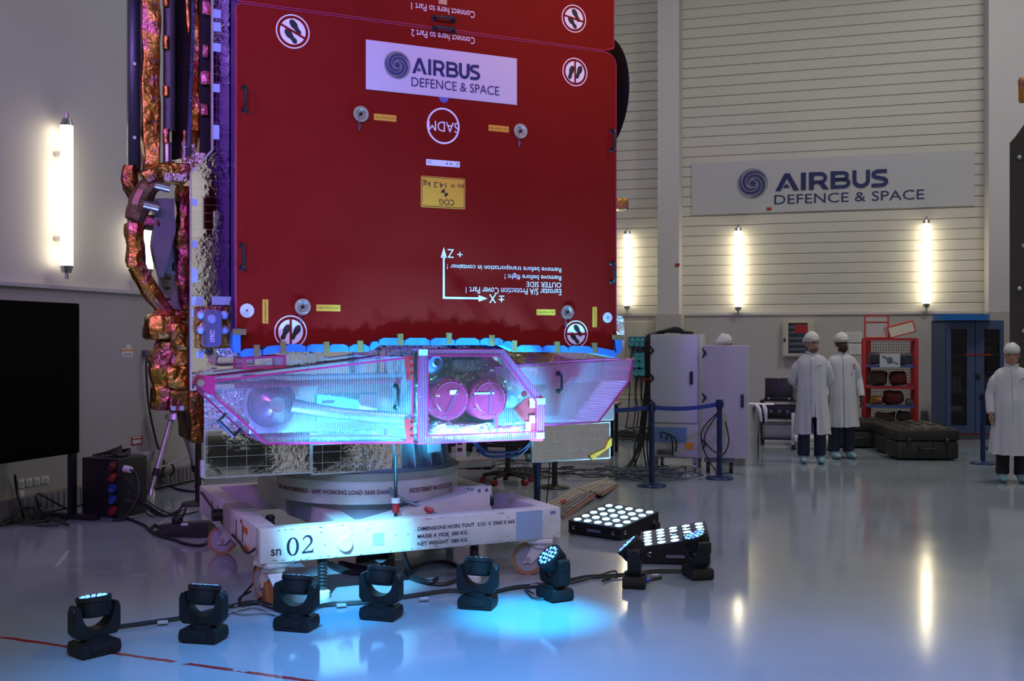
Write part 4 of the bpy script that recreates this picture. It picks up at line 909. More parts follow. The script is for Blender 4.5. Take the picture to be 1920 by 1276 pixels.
# right edge: foil bracket, connector box and reflector dish seen edge on
a = op(1164, 384, .75); m = MB(); m.box((a[0]-.03, -.75, a[1]), (.14, .12, .10), .012); m.crumple(.012, 12, .05, 5); m.build('foil_bracket', gold, SAT)
a, b = op(1158, 648, .75), op(1166, 594, .75); m = MB(); m.span(a[0]-.1, b[0], -.78, -.66, a[1], b[1]); m.crumple(.012, 14, .05, 6); m.build('connector_box', silverf, SAT)
a = op(1150, 175, .55); rd = zs(1150, 60, .55)-a[1]
m = MB(); m.lathe([(0, .10), (rd*.5, .07), (rd*.9, .01), (rd, -.02), (rd*.9, -.03), (0, -.02)], c=(a[0]-.01, -.35, a[1]), n=48, M=Matrix.Rotation(R(90), 4, 'Y')); m.build('reflector_dish', mat('dish_dark', (.03, .025, .03), .4, .2), SAT)
# ---- antenna tower on the left face (plane y = 0)
def tbox(x0, x1, y0, y1, ya, yb, h=.1, b=.012):
    a, c = op(x0, y1, h), op(x1, y0, h); k = MB(); k.span(a[0], c[0], ya, yb, a[1], c[1], b); return k
dkblue = mat('array_dark_blue', (.005, .005, .022), .3, 0, .2)
k = tbox(242, 264, -60, 322, -.1, .06); an = k.build('antenna_panel', dkblue, SAT)
for py in (120, 258): a = op(252, py, .101); m = MB(); m.cyl((a[0], -.1, a[1]), (a[0], -.11, a[1]), .012, n=8); m.build('fastener', steel, an)
def foil_part(k, name, mt, amp, fr, sd, par=SAT, cut=.05): k.crumple(amp, fr, cut, sd); return k.build(name, mt, par, 22)
ce = foil_part(tbox(268, 300, -60, 318, -.12, .3), 'foil_column', gold, .022, 5, 11)
m = MB()
for py in (8, 42, 114, 146, 184, 228, 282): 
    a = op(290, py, .16)
    for s in (-.006, .006): m.box((a[0], -.152, a[1]+s), (.03, .004, .005))
m.build('stitch_mark', mat('stitch_dark', (.08, .05, .12), .5), ce)
k = MB(); 
def tcyl(px0, px1, y0, y1, h, name, mt, par=SAT):
    a, c = op(px0, y1, h), op(px1, y0, h); k = MB(); r = (c[0]-a[0])/2; k.cyl((a[0]+r, -h, a[1]), (a[0]+r, -h, c[1]), r, n=24); return k.build(name, mt, par)
gr = mat('grey_tube', (.07, .066, .062), .45, 0, .15)
ft = tcyl(306, 329, -60, 244, .05, 'feed_tube', gr)
tcyl(306, 322, 268, 304, .07, 'tube_end', steel, ft)
for (y0, y1) in ((69, 92), (163, 180), (242, 268), (-8, 12)): tcyl(305, 318, y0, y1, .09, 'foil_band', pinkd if False else gold, ft)
# curved grey reflector with a glittering blue rim
m = MB(); t = bmesh.new(); g0 = []
for i in range(13):
    py = -60+i*(300+60)/12; row = []
    for j in range(9):
        px = 322+j*(354-9*max(0, (py-60)/240)-322)/8; a = op(px, py, -.05); u = j/8; row.append(t.verts.new((a[0], .05-.20*u*u, a[1])))
    g0.append(row)
for i in range(12):
    for j in range(8): t.faces.new((g0[i][j], g0[i+1][j], g0[i+1][j+1], g0[i][j+1]))
rim = [g0[i][8].co.copy() for i in range(13)]
bmesh.ops.solidify(t, geom=t.faces[:], thickness=.012); m.add(t); rf = m.build('reflector', mat('reflector_grey', (.045, .036, .036), .4, .1, .2), SAT)
m = MB(); m.tube(rim, .011, 6); m.build('rim', foil('blue_glitter', (.25, .35, .75), .3, 60, .8), rf)
foil_part(tbox(350, 374, -60, 246, -.08, .3, .08), 'foil_column', gold, .022, 5, 13)
foil_part(tbox(341, 367, 268, 322, -.10, .2, .1), 'column_foot', silverf, .012, 10, 14)
foil_part(tbox(343, 372, 244, 272, -.09, .2, .09), 'column_collar', goldd, .014, 8, 15)
k = tbox(377, 396, -60, 290, -.35, -.28, .35); bc = k.build('black_column', blackcloth, SAT)
for (x0, x1, y0, y1) in ((380, 394, 1, 26), (380, 390, 84, 107), (377, 393, 134, 157), (377, 389, 195, 215)): foil_part(tbox(x0, x1, y0, y1, -.38, -.34, .38, .004), 'foil_wrap', mat('pink_foil', (.45, .16, .20), .3, .8, .3, 20, .5, 30), .006, 14, y0, bc, .03)
a, c = op(366, 304, .36), op(387, 287, .36); m = MB(); m.hull([(a[0], -.36, a[1]), (c[0]-.03, -.36, a[1]), (c[0], -.36, c[1]), (a[0], -.36, c[1])], [(a[0], -.30, a[1]), (c[0]-.03, -.30, a[1]), (c[0], -.30, c[1]), (a[0], -.30, c[1])]); m.build('foil_tab', silverf, SAT)
# horizontal boom and the folded struts
def strut(pts, rad, name, mt, sd, amp=.018, h=.1, n=12, par=SAT, ys=None):
    P = []
    for i, (px, py) in enumerate(pts): a = op(px, py, h if ys is None else ys[i]); P.append((a[0], -(h if ys is None else ys[i]), a[1]))
    k = MB(); k.tube(P, rad, n, smooth=5); return foil_part(k, name, mt, amp, 9, sd, par)
foil_part(tbox(312, 356, 308, 336, -.22, .1, .2), 'boom', gold, .012, 9, 21)
strut([(268, 334), (300, 322), (330, 314)], [.055, .06, .05], 'boom_sleeve', gold, 22, .012, .18)
k = tbox(308, 352, 326, 338, -.23, -.18, .22, .006); k.build('boom_foil', silverf, SAT)
strut([(244, 310), (244, 345), (252, 368)], [.05, .055, .05], 'elbow_cap', goldd, 23)
strut([(300, 336), (276, 352), (262, 380), (252, 412)], [.05, .075, .085, .06], 'elbow', mat('brown_foil', (.20, .13, .06), .4, .5, .3, 8, .5, 14), 24, .014, .13)
for (px, py, r_) in ((304, 350, .03), (283, 386, .035)): 
    a = op(px, py, .2); m = MB(); m.cyl((a[0]-.05, -.2, a[1]+.01), (a[0]+.05, -.2, a[1]-.01), r_, n=16); m.build('pivot', steel, SAT)
foil_part(tbox(242, 300, 404, 424, -.14, .08, .1), 'elbow_cuff', goldd, .012, 9, 25)
strut([(253, 418), (253, 460), (256, 500)], [.064, .066, .062], 'strut', gold, 26, .014, .1, 8)
strut([(256, 498), (282, 545), (318, 592)], [.062, .058, .05], 'strut', gold, 27, .014, .1, 8)
m = MB(); t = bmesh.new(); A = [op(px, py, .12) for px, py in ((292, 372), (326, 372), (326, 440), (306, 520), (298, 518), (284, 460))]
m.prism(A, -.14, -.02); m.crumple(.010, 6, .06, 28); m.build('grey_sleeve', mat('grey_fabric', (.13, .115, .11), .5, 0, .25, 3, .4, 10), SAT, 22)
strut([(343, 350), (345, 430), (344, 520), (350, 580)], [.05, .055, .06, .04], 'dark_strut', goldd, 29, .02, .05)
k = tbox(301, 352, 430, 600, .12, .2, -.05); bp = k.build('beige_panel', mat('beige_panel', (.40, .36, .29), .5), SAT)
m = MB()
for py in (523, 541, 562): a = op(309, py, -.115); m.span(a[0], a[0]+.04, .112, .122, a[1], a[1]+.012)
a = op(325, 500, -.115); m.span(a[0]-.008, a[0]+.008, .112, .122, a[1]-.03, a[1]+.03)
m.build('slot', black, bp)
foil_part(tbox(278, 342, 590, 636, -.2, .2, .15, .03), 'foil_box', gold, .018, 7, 31)
foil_part(tbox(320, 350, 606, 660, -.26, .1, .22, .03), 'foil_box', gold, .02, 8, 32)
foil_part(tbox(290, 350, 582, 600, -.12, .2, .12, .02), 'foil_box', goldd, .016, 8, 33)
strut([(318, 640), (306, 690), (308, 740), (304, 765)], [.085, .105, .085, .06], 'foil_wrap', gold, 34, .03, .08, 12)
foil_part(tbox(288, 318, 722, 770, -.1, .1, .1, .02), 'foil_flap', gold, .016, 8, 35)
foil_part(tbox(322, 352, 648, 690, -.22, .1, .2, .02), 'foil_box', gold, .016, 8, 36)
foil_part(tbox(312, 353, 684, 730, -.24, .1, .22, .02), 'foil_box', gold, .022, 8, 37)
foil_part(tbox(318, 362, 728, 772, -.22, .1, .2, .02), 'foil_box', goldd, .016, 8, 38)
foil_part(tbox(356, 386, 726, 830, -.3, .3, .3, .02), 'side_foil', goldd, .012, 6, 39)
k = MB(); a = op(325, 765, .23)
for d_ in (0, .055): k.box((a[0]+d_, -.24, a[1]), (.03, .008, .03))
k.build('tape_patch', tape, SAT)
# ================================================================ red covers over the folded array
CV = thing('protection_cover', 'big red lacquered cover plate with white markings on the satellite', 'cover', SC, TH)
def c_(px, py): return op(px, py, HC)
yc = -HC
xl, xr = c_(443, 400)[0], c_(1155, 400)[0]
zb0 = c_(445, 655)[1]; zsm = c_(450, 8)[1]; zsr = c_(1140, 97)[1]; zsm = (zsm+zsr)/2
bot = [c_(447, 655), c_(478, 655), c_(505, 647), c_(688, 647), c_(706, 637), c_(942, 637), c_(962, 649), c_(1100, 650), c_(1153, 661)]
top = arc(xr-.09, zsm-.09, .09, .09, 0, 90, 6)+arc(xl+.03, zsm-.03, .03, .03, 90, 180, 3)
m = MB(); m.prism([(xl, bot[0][1])]+bot[:-1]+[(xr, bot[-1][1])]+top, yc, yc+.03); m.build('plate', redcov, CV)
# thin bright edge strip
m = MB(); m.ribbon([(xr, bot[-1][1])]+top+[(xl, bot[0][1])], .007, yc-.003, yc+.034); m.build('edge_strip', mat('edge_magenta', (.34, .02, .07), .35), CV)
# blue foam bumper pieces along the lower edge
def bump(p0, p1, par=CV, w=.024):
    p0, p1 = Vector(p0), Vector(p1); d = (p1-p0).normalized(); n = Vector((-d.y, d.x)); a = p0+d*.004; b = p1-d*.004; k = MB()
    k.prism([tuple(a-n*w), tuple(b-n*w), tuple(b+n*w*.3), tuple(b+n*w-d*.03), tuple(a+n*w+d*.03), tuple(a+n*w*.3)], yc-.04, yc+.05); k.build('foam_bumper', bluef, par)
def along(pts, n):
    P = [Vector(p) for p in pts]; Ls = [(P[i+1]-P[i]).length for i in range(len(P)-1)]; T = sum(Ls); out = []
    for k in range(n+1):
        s = T*k/n; i = 0
        while i < len(Ls)-1 and s > Ls[i]: s -= Ls[i]; i += 1
        out.append(P[i].lerp(P[i+1], s/Ls[i]))
    return out
q = along([c_(447, 662), c_(480, 661), c_(510, 652), c_(690, 652)], 6)
for i in range(6): bump(q[i], q[i+1])
bump(c_(690, 651), c_(706, 641)); q = along([c_(706, 640), c_(940, 640)], 5)
for i in range(5): bump(q[i], q[i+1])
bump(c_(940, 641), c_(964, 653)); q = along([c_(964, 653), c_(1100, 654), c_(1152, 664)], 4)
for i in range(4): bump(q[i], q[i+1])
bump((xl-.005, c_(443, 662)[1]), (xl-.005, c_(443, 614)[1])); bump((xr+.005, c_(1155, 628)[1]), (xr+.005, c_(1155, 664)[1]))
tp = mat('olive_tape', (.20, .12, .04), .5)
for px, py in ((479, 655), (528, 648), (609, 649), (672, 647), (747, 634), (838, 632), (918, 636), (960, 646), (1040, 648), (1110, 650)):
    m = MB(); a = c_(px, py); m.span(a[0]-.018, a[0]+.018, yc-.044, yc-.005, a[1]-.045, a[1]+.03); m.build('tape', tp, CV)
for px, py in ((444, 622), (1153, 632)): m = MB(); a = c_(px, py); m.span(a[0]-.03, a[0]+.05, yc-.044, yc-.005, a[1]-.018, a[1]+.018); m.build('tape', tp, CV)
CU = thing('protection_cover', 'upper red cover plate above the seam, with a single no step sign', 'cover', SC, TH)
z1 = zsm+.012; m = MB(); m.prism(arc(xr-.09-.015, z1+.03, .09, .03, 270, 360, 4)+[(xr-.015, 5.15), (xl+.02, 5.15), (xl+.02, z1)], yc, yc+.03); m.build('plate', redcov, CU)
m = MB(); m.ribbon([(xl+.02, 5.1), (xl+.02, z1), (xr-.1, z1), (xr-.02, z1+.03), (xr-.015, 5.1)], .007, yc-.003, yc+.033); m.build('edge_strip', mat('edge_magenta', (0, 0, 0)), CU)
def nostep(px, py, rpx, par, rot, slash):
    c = c_(px, py); D = SC.y+nn.y*HC+tt.y*c[0]; r = rpx/F*D
    C_ = lambda k_, n=36: [(c[0]+k_*r*math.cos(2*math.pi*i/n), c[1]+k_*r*math.sin(2*math.pi*i/n)) for i in range(n)]
    k = MB(); k.prism(C_(1.0), yc-.0015, yc, C_(.93)); k.prism(C_(.76), yc-.0015, yc); o = k.build('no_step_sign', inkw, par)
    k = MB()
    for s in (-1, 1):
        for (u, v, ru, rv) in ((s*.29, .16, .20, .32), (s*.26, -.34, .15, .19), (s*.275, -.08, .14, .30)):
            ca, sa = math.cos(R(rot)), math.sin(R(rot)); pts = []
            for i in range(20):
                x = u+ru*math.cos(i*math.pi/10); z = v+s*.14+rv*math.sin(i*math.pi/10); pts.append((c[0]+r*(x*ca-z*sa), c[1]+r*(x*sa+z*ca)))
            k.prism(pts, yc-.0025-.0002*abs(u), yc-.0015)
    k.build('shoe_print', inkk, o)
    a = R(slash); k = MB(); k.ribbon([(c[0]-.78*r*math.cos(a), c[1]-.78*r*math.sin(a)), (c[0]+.78*r*math.cos(a), c[1]+.78*r*math.sin(a))], r*.13, yc-.0036, yc-.0028); k.build('slash', redcov, o)
nostep(549, 59, 32, CV, 38, 155); nostep(1078, 135, 26.5, CV, -20, 90); nostep(545, 622, 31, CV, -28, 90); nostep(1080, 626, 25.5, CV, 38, 0); nostep(1076, 35, 26, CU, 35, 170)
def handle(px0, py0, px1, py1, par, nm='handle', hc=HC, out=.045, fn=None):
    a, b = op(px0, py0, hc), op(px1, py1, hc); y = -hc; k = MB(); A = Vector((a[0], y, a[1])); B = Vector((b[0], y, b[1])); o_ = Vector((0, -out, 0)); d = (B-A).normalized()
    k.tube([A, A+o_*.8+d*.004, A+o_+d*.02, B+o_-d*.02, B+o_*.8-d*.004, B], .010, 8)
    for q in (A, B): k.cyl(q, q+o_*.25, .02, .014, 12)
    return k.build(nm, black, par)
handle(458, 164, 458, 206, CV); handle(454, 460, 454, 502, CV); handle(1147, 245, 1147, 281, CV); handle(1147, 493, 1147, 528, CV); handle(814, 53, 850, 58, CV); handle(813, 34, 850, 38, CU)
m = MB()
def ctext(s, x0, y0, x1, y1, hpx, flip=True, bold=.0, mb=None):    # two end pixels of the baseline in the photo
    p0, p1 = c_(x0, y0), c_(x1, y1); D = SC.y+nn.y*HC+tt.y*(p0[0]+p1[0])/2; h = hpx/F*D; z = (p0[1]+p1[1])/2
    text(mb or m, s, (p0[0], z-h/2), (p1[0], z+h/2), yc-.002, flip, bold)
ctext('Connect here to Part 2', 771, 62, 890, 76, 13)
ctext('SADM', 803, 235, 860, 240, 19); 
ctext('Remove before transportation in container !', 838, 497, 1052, 506, 12); ctext('Remove before flight !', 946, 517, 1052, 520, 12); ctext('OUTER SIDE', 987, 533, 1052, 534, 10); ctext('Eurostar S/A Protection Cover Part 1', 873, 544, 1052, 547, 12)
ctext('Z', 839, 475, 851, 475, 16); ctext('+', 857, 477, 867, 477, 10); ctext('X', 917, 559, 930, 560, 16); ctext('\u00b1', 935, 560, 945, 560, 12)
c = c_(831, 236); r = 33/F*(SC.y+nn.y*HC+tt.y*c[0])
m.prism([(c[0]+r*math.cos(i*math.pi/24), c[1]+1.03*r*math.sin(i*math.pi/24)) for i in range(48)], yc-.002, yc, [(c[0]+.9*r*math.cos(i*math.pi/24), c[1]+.93*r*math.sin(i*math.pi/24)) for i in range(48)])
a, b, d = c_(832, 557), c_(832, 480), c_(905, 560); z = (a[1]+d[1])/2
m.ribbon([b, (a[0], z), (d[0], z)], .014, yc-.002, yc); m.prism([(b[0]-.022, b[1]-.01), (b[0]+.022, b[1]-.01), (b[0], b[1]+.06)], yc-.002, yc); m.prism([(d[0]-.03, z-.022), (d[0]+.035, z), (d[0]-.03, z+.022)], yc-.002, yc)
m.build('lettering', inkw, CV)
m = MB(); ctext('Connect here to Part 1', 771, 11, 890, 28, 13, mb=m); m.build('lettering', inkw, CU)
m = MB(); a = c_(830, 3); m.span(a[0]-.03, a[0]+.03, yc-.004, yc, a[1]-.02, a[1]+.03); m.build('tape_scrap', mat('cream_tape', (.55, .35, .2), .6), CU)
# round spacers with bolts and their yellow labels
for (px, py, r_) in ((676, 214, .052), (975, 246, .052), (567, 575, .052), (1063, 585, .05)):
    c = c_(px, py); MM = Matrix.Rotation(R(90), 4, 'X'); k = MB(); k.lathe([(r_, 0), (r_, .012), (r_*.62, .012), (r_*.5, .004), (r_*.22, .004)], c=(c[0], yc, c[1]), n=32, M=MM)
    for i in range(6): k.ball((c[0]+r_*.82*math.cos(i*1.047), yc-.013, c[1]+r_*.82*math.sin(i*1.047)), .004, 6)
    o = k.build('spacer_ring', alu, CV); k = MB(); k.cyl((c[0], yc-.012, c[1]), (c[0], yc, c[1]), r_*.26, n=16); k.build('bolt', black, o)
    k = MB(); k.tube([(c[0]-.01, yc-.012, c[1]-.01), (c[0]-.02, yc-.014, c[1]-.07), (c[0]-.012, yc-.012, c[1]-.11), (c[0]-.006, yc-.012, c[1]-.07)], .0025, 5, smooth=3); k.build('chain', dsteel, o)
for (px, py, r_) in ((463, 582, .044), (1139, 595, .038)):
    c = c_(px, py); k = MB(); k.cyl((c[0], yc-.004, c[1]), (c[0], yc, c[1]), r_, n=32); o = k.build('white_disc', mat('disc_lilac', (.62, .58, .66), .5), CV)
    k = MB(); k.cyl((c[0], yc-.006, c[1]), (c[0], yc-.003, c[1]), .006, n=10); k.build('centre_mark', inkk, o)
for (x0, y0, x1, y1, s) in ((701, 214, 743, 227, 0), (916, 235, 954, 247, 0), (593, 571, 638, 583, 0), (1006, 580, 1041, 590, 0), (492, 561, 503, 606, 1), (1111, 575, 1119, 613, 1)):
    a, b = c_(x0, y1), c_(x1, y0); z0_, z1_ = min(a[1], b[1]), max(a[1], b[1]); zc_ = (c_(x0, (y0+y1)/2)[1]+c_(x1, (y0+y1)/2)[1])/2; hz = (.021 if not s else (z1_-z0_)/2)
    k = MB(); k.span(a[0], b[0], yc-.002, yc, zc_-hz, zc_+hz); o = k.build('yellow_label', yel, CV); k = MB()
    if not s: text(k, 'max. Torque 1Nm', (a[0]+.01, zc_-.007), (b[0]-.01, zc_+.007), yc-.003, True)
    else:
        t = text_bm('grounding point'); X = [v.co.x for v in t.verts]; Y = [v.co.y for v in t.verts]
        for v in t.verts:
            u = (v.co.x-min(X))/(max(X)-min(X)); w2 = (v.co.y-min(Y))/(max(Y)-min(Y)); v.co = Vector((a[0]+.01+(b[0]-a[0]-.02)*(1-w2), yc-.003, zc_-hz*.9+1.8*hz*u))
        k.add(t)
    k.build('lettering', mat('label_ink', (.10, .05, .01), .6), o)
a, b = c_(799, 310), c_(862, 303); k = MB(); zc_ = c_(830, 306)[1]; k.span(a[0], b[0], yc-.002, yc, zc_-.02, zc_+.02); o = k.build('white_label', lblw, CV)
k = MB(); text(k, 'CE', (a[0]+.012, zc_-.010), (a[0]+.04, zc_+.010), yc-.003, True); text(k, 'II', (b[0]-.10, zc_-.006), (b[0]-.06, zc_+.006), yc-.003, True); text(k, 'o', (b[0]-.025, zc_-.009), (b[0]-.01, zc_+.012), yc-.003, True); k.build('lettering', mat('grey_ink', (.15, .15, .18), .6), o)
a, b = c_(789, 391), c_(872, 331); k = MB(); zc_ = c_(831, 361)[1]; hz = .105; k.prism(rpoly(a[0], b[0], zc_-hz, zc_+hz, .01), yc-.002, yc); o = k.build('yellow_plate', yel, CV)
k = MB(); k.prism(rpoly(a[0]+.006, b[0]-.006, zc_-hz+.006, zc_+hz-.006, .008), yc-.003, yc-.002, rpoly(a[0]+.009, b[0]-.009, zc_-hz+.009, zc_+hz-.009, .006))
xm = (a[0]+b[0])/2; wb = b[0]-a[0]
text(k, 'COG', (xm-.03, zc_-.085), (xm+.08, zc_-.045), yc-.003, True); text(k, 'm = 14,2 kg', (a[0]+.015, zc_+.03), (b[0]-.012, zc_+.078), yc-.003, True)
for q in (0, 180): k.prism([(xm+.01, zc_-.002)]+[(xm+.01+.026*math.cos(R(q+90+i*9)), zc_-.002+.026*math.sin(R(q+90+i*9))) for i in range(11)], yc-.003, yc-.002)
k.build('lettering', inkk, o)
# company banner taped over the cover
a, b = c_(685.5, 166.8), c_(968.5, 110.5); zlo = (c_(685, 166.8)[1]+c_(968, 197.3)[1])/2; zhi = (c_(685, 73.4)[1]+c_(968, 110.7)[1])/2
bn = MB(); bn.span(a[0], b[0], yc-.006, yc-.0035, zlo, zhi); bn = bn.build('banner', mat('banner_white', (.62, .58, .66), .45), CV)
e = c_(744.5, 122.5); rr = .092; yb_ = yc-.0062
k = MB(); k.prism([(e[0]+rr*math.cos(R(i*10)), e[1]+rr*math.sin(R(i*10))) for i in range(36)], yb_-.0008, yb_); em_ = k.build('emblem', mat('emblem_silver', (0, 0, 0)), bn)
k = MB(); emblem(k, e[0], e[1], rr, rr, yb_-.002, yb_-.0008); k.build('swirl', mat('emblem_blue', (0, 0, 0)), bn)
p0, p1 = c_(772, 138), c_(898, 151); k = MB(); zz = (p0[1]+p1[1])/2; wordmark(k, p0[0], zz, .106, p1[0]-p0[0], yb_-.002, yb_)
text(k, 'DEFENCE & SPACE', (p0[0]-.004, zz-.088), (c_(935, 170)[0], zz-.026), yb_-.002); k.build('lettering', inkb, bn)
k = MB(); a = c_(832, 183); k.cyl((a[0], yc-.003, a[1]), (a[0], yc, a[1]), .034, n=24); k.build('blue_disc', mat('disc_blue', (.12, .12, .45), .5), CV)

# ================================================================ clear box covers with red frames under the cover
def box_cover(name, lab, pix, hf, hb, fw, mt_side, panel=True, skip=()):
    o = thing(name, lab, 'cover', SC, TH); P = [op(x, y, hf) for x, y in pix]; yf_, yb2 = -hf, -hb
    cx_ = sum(p[0] for p in P)/len(P); cz_ = sum(p[1] for p in P)/len(P)
    k = MB(); k.ribbon(P, fw*.55, yf_-.006, yf_+.010, True)
    for x, z in P: k.tube([(x, yf_, z), (x, yb2, z)], fw*.25, 6)
    k.ribbon(P, fw*.5, yb2-.012, yb2, True); fr = k.build('frame', pink, o, 30)
    if panel:
        k = MB(); k.face([(x, yf_+.004, z) for x, z in P][::-1]); k.build('front_panel', poly, o)
    k = MB(); n = len(P)
    for i in range(n):
        if i in skip: continue
        j = (i+1) % n; k.face([(P[i][0], yf_, P[i][1]), (P[j][0], yf_, P[j][1]), (P[j][0], yb2, P[j][1]), (P[i][0], yb2, P[i][1])])
    k.build('side_panel', mt_side, o); return o, P
HE = 1.24
EA, PA = box_cover('clear_cover', 'long clear ribbed cover with pointed red nose and two black handles', [(402, 714), (772, 669), (773, 829), (500, 831), (397, 737)], HE, .68, .022, poly)
a = op(376, 718, HE); k = MB(); k.prism([(a[0], a[1]+.05), (op(402, 705, HE)[0], op(402, 705, HE)[1]), (op(402, 745, HE)[0], op(402, 742, HE)[1]), (a[0]+.02, a[1]-.05), (a[0]-.03, a[1])], -HE-.02, -HE+.15); ns = k.build('nose_bracket', pink, EA)
k = MB(); c = op(375, 717, HE); k.cyl((c[0], -HE-.03, c[1]), (c[0], -HE-.015, c[1]), .022, n=16); k.build('bolt', steel, ns)
handle(742, 724, 742, 764, EA, hc=HE+.006); 
p, q = op(424, 776, HE), op(452, 804, HE); k = MB(); A = Vector((p[0], -HE, p[1])); B = Vector((q[0], -HE, q[1])); dn = Vector((-.05, -.02, -.04)); k.tube([A, A+dn, B+dn, B], .013, 8); k.build('handle', black, EA)
for (y0, y1) in ((667, 712), (785, 828)):
    a, b = op(757, y1, HE), op(774, y0, HE); k = MB(); k.hull([(a[0]+.02, -HE-.014, a[1]), (b[0], -HE-.014, a[1]), (b[0], -HE-.014, b[1]), (a[0], -HE-.014, b[1])], [(a[0]+.02, -HE-.002, a[1]), (b[0], -HE-.002, a[1]), (b[0], -HE-.002, b[1]), (a[0], -HE-.002, b[1])]); hb_ = k.build('corner_bracket', redp, EA)
    k = MB()
    for z in (a[1]+.03, (a[1]+b[1])/2, b[1]-.03): k.cyl((a[0]+.045, -HE-.022, z), (a[0]+.045, -HE-.012, z), .009, n=8)
    k.build('screw', steel, hb_)
# small box on top of the long one
k, _ = box_cover('clear_cover', 'small clear box cover with red frame on top of the long cover', [(458, 672), (534, 667), (534, 687), (458, 691)], HE-.02, .9, .026, polyp)
EC, PC = box_cover('clear_cover', 'clear ribbed cover with pink upper band and slanted free end', [(930, 688), (1188, 673), (1181, 712), (1122, 791), (932, 802)], 1.10, .66, .014, polyp)
handle(1047, 700, 1047, 733, EC, hc=1.106, out=.05)
k = MB(); P = [op(x, y, 1.09) for x, y in ((975, 690), (1185, 675), (1179, 712), (980, 722))]; k.prism(P, -1.095, -1.085); k.build('tinted_band', clear('pink_sheet', (.9, .35, .55), .1, .12), EC)
EB, PB = box_cover('clear_cover', 'middle clear window cover with red frame in front of round red caps', [(785, 655), (944, 655), (1021, 752), (1018, 822), (785, 832)], 1.34, .68, .014, glass, False)
P2 = [op(x, y, 1.34) for x, y in ((801, 667), (938, 667), (1004, 752), (1004, 808), (801, 816))]
k = MB(); k.prism(PB, -1.348, -1.338, P2); k.build('ribbed_border', polyp, EB)
k = MB(); k.face([(x, -1.342, z) for x, z in P2][::-1]); k.build('window', glass, EB)
k = MB(); k.ribbon(P2, .008, -1.352, -1.34, True); k.build('window_bead', pink, EB)
k = MB()
for i in (0, 2, 3): 
    x, z = PB[i]; c = Vector((P2[i][0]*.45+x*.55, P2[i][1]*.45+z*.55)); k.span(c.x-.03, c.x+.03, -1.354, -1.35, c.y-.02, c.y+.02)
k.build('clear_sticker', tape, EB)
k = MB(); k.ribbon([op(900, 662, 1.0), op(1008, 750, 1.0), op(1010, 818, 1.0)], .05, -1.02, -.98); k.build('inner_strut', pinkd, EB)
rb = [op(x, y, 1.22) for x, y in ((962, 766), (985, 746), (1016, 742), (1016, 826), (993, 826), (991, 800), (975, 782))]
k = MB(); k.prism(rb, -1.24, -1.22)
gk = k.build('red_bracket', redp, EB); k = MB()
for (x0, y0, x1, y1) in ((992, 746, 1006, 764), (992, 778, 1006, 792), (985, 790, 994, 808)):
    a, b = op(x0, y1, 1.235), op(x1, y0, 1.235); k.span(a[0], b[0], -1.248, -1.24, a[1], b[1])
k.build('ribbed_inset', lblw, gk)
a = op(983, 738, 1.2); k = MB(); k.ball((a[0], -1.2, a[1]), .022, 14); k.build('red_knob', redp, EB)
# inside: foil blankets, thruster nozzles and their crimson caps
def sat_local(px, py, h): a = op(px, py, h); return Vector((a[0], -h, a[1]))
k = MB(); a, b = op(795, 826, .75), op(1005, 660, .75); k.span(a[0], b[0], -.80, -.64, a[1], b[1], .02); k.crumple(.035, 6, .05, 41); k.build('foil_blanket', tanf, SAT, 20)
k = MB(); a, b = op(800, 822, .95), op(985, 785, .95); k.span(a[0], b[0], -1.06, -.82, a[1], b[1], .05); k.crumple(.04, 7, .045, 42); k.build('foil_bulge', silverf, SAT, 20)
k = MB(); a, b = op(845, 700, .86), op(905, 672, .86); k.span(a[0], b[0], -.9, -.8, a[1], b[1], .02); k.crumple(.01, 8, .05, 43); k.build('foil_pad', foil('tan_foil', (.50, .38, .22), .35, 20, .5), SAT, 20)
k = MB(); c = sat_local(813, 680, .95); k.lathe([(.02, .06), (.03, .05), (.05, .05), (.075, .0), (.08, -.1)], c=c, n=24, M=Matrix.Rotation(R(90), 4, 'X')); k.build('sensor', mat('sensor_violet', (.12, .11, .2), .3, .3), SAT)
k = MB(); P = [op(x, y, .92) for x, y in ((892, 700), (930, 697), (942, 715), (905, 716))]; k.prism(P, -.95, -.9); k.build('copper_plate', mat('copper_plate', (.42, .2, .12), .35, .5), SAT)
k = MB(); c = sat_local(955, 748, 1.0); k.lathe([(.0, .05), (.03, .05), (.06, .02), (.065, -.06)], c=c, n=20, M=Matrix.Rotation(R(90), 4, 'X')); k.build('valve', mat('sensor_violet', (0, 0, 0)), SAT)
# foil and mirrors inside the long box
k = MB(); a, b = op(470, 815, .80), op(780, 700, .80); k.span(a[0], b[0], -.74, -.66, a[1], b[1], .01); k.build('inner_blanket', satin, SAT, 25)
k = MB(); c = sat_local(512, 757, .86); k.lathe([(.0, .10), (.05, .11), (.11, .07), (.15, .01), (.165, -.08)], c=c, n=36, M=Matrix.Rotation(R(90), 4, 'X')); th_ = k.build('horn_cup', mat('cup_silver', (.55, .50, .48), .25, .8, .2, 6), SAT)
k = MB(); k.lathe([(.165, -.06), (.185, -.06), (.185, -.03), (.165, -.03), (.165, -.06)], c=c, n=36, M=Matrix.Rotation(R(90), 4, 'X')); k.build('rim', clear('cup_rim', (.9, .9, 1), .3, .2), th_)
k = MB(); k.tube([sat_local(545, 760, .95), sat_local(640, 775, .95), sat_local(760, 785, .92)], [.05, .04, .05], 14, smooth=4); k.build('feed_pipe', alu, SAT)
k = MB(); k.tube([sat_local(440, 722, .95), sat_local(775, 712, .95)], .022, 12); k.build('rail', pinkd, SAT)
k = MB(); a, b = op(594, 792, .78), op(706, 735, .78); k.span(a[0], b[0], -.80, -.76, a[1], b[1], .004); tb2 = k.build('teal_plate', mat('teal_plate', (.18, .55, .58), .35), SAT)
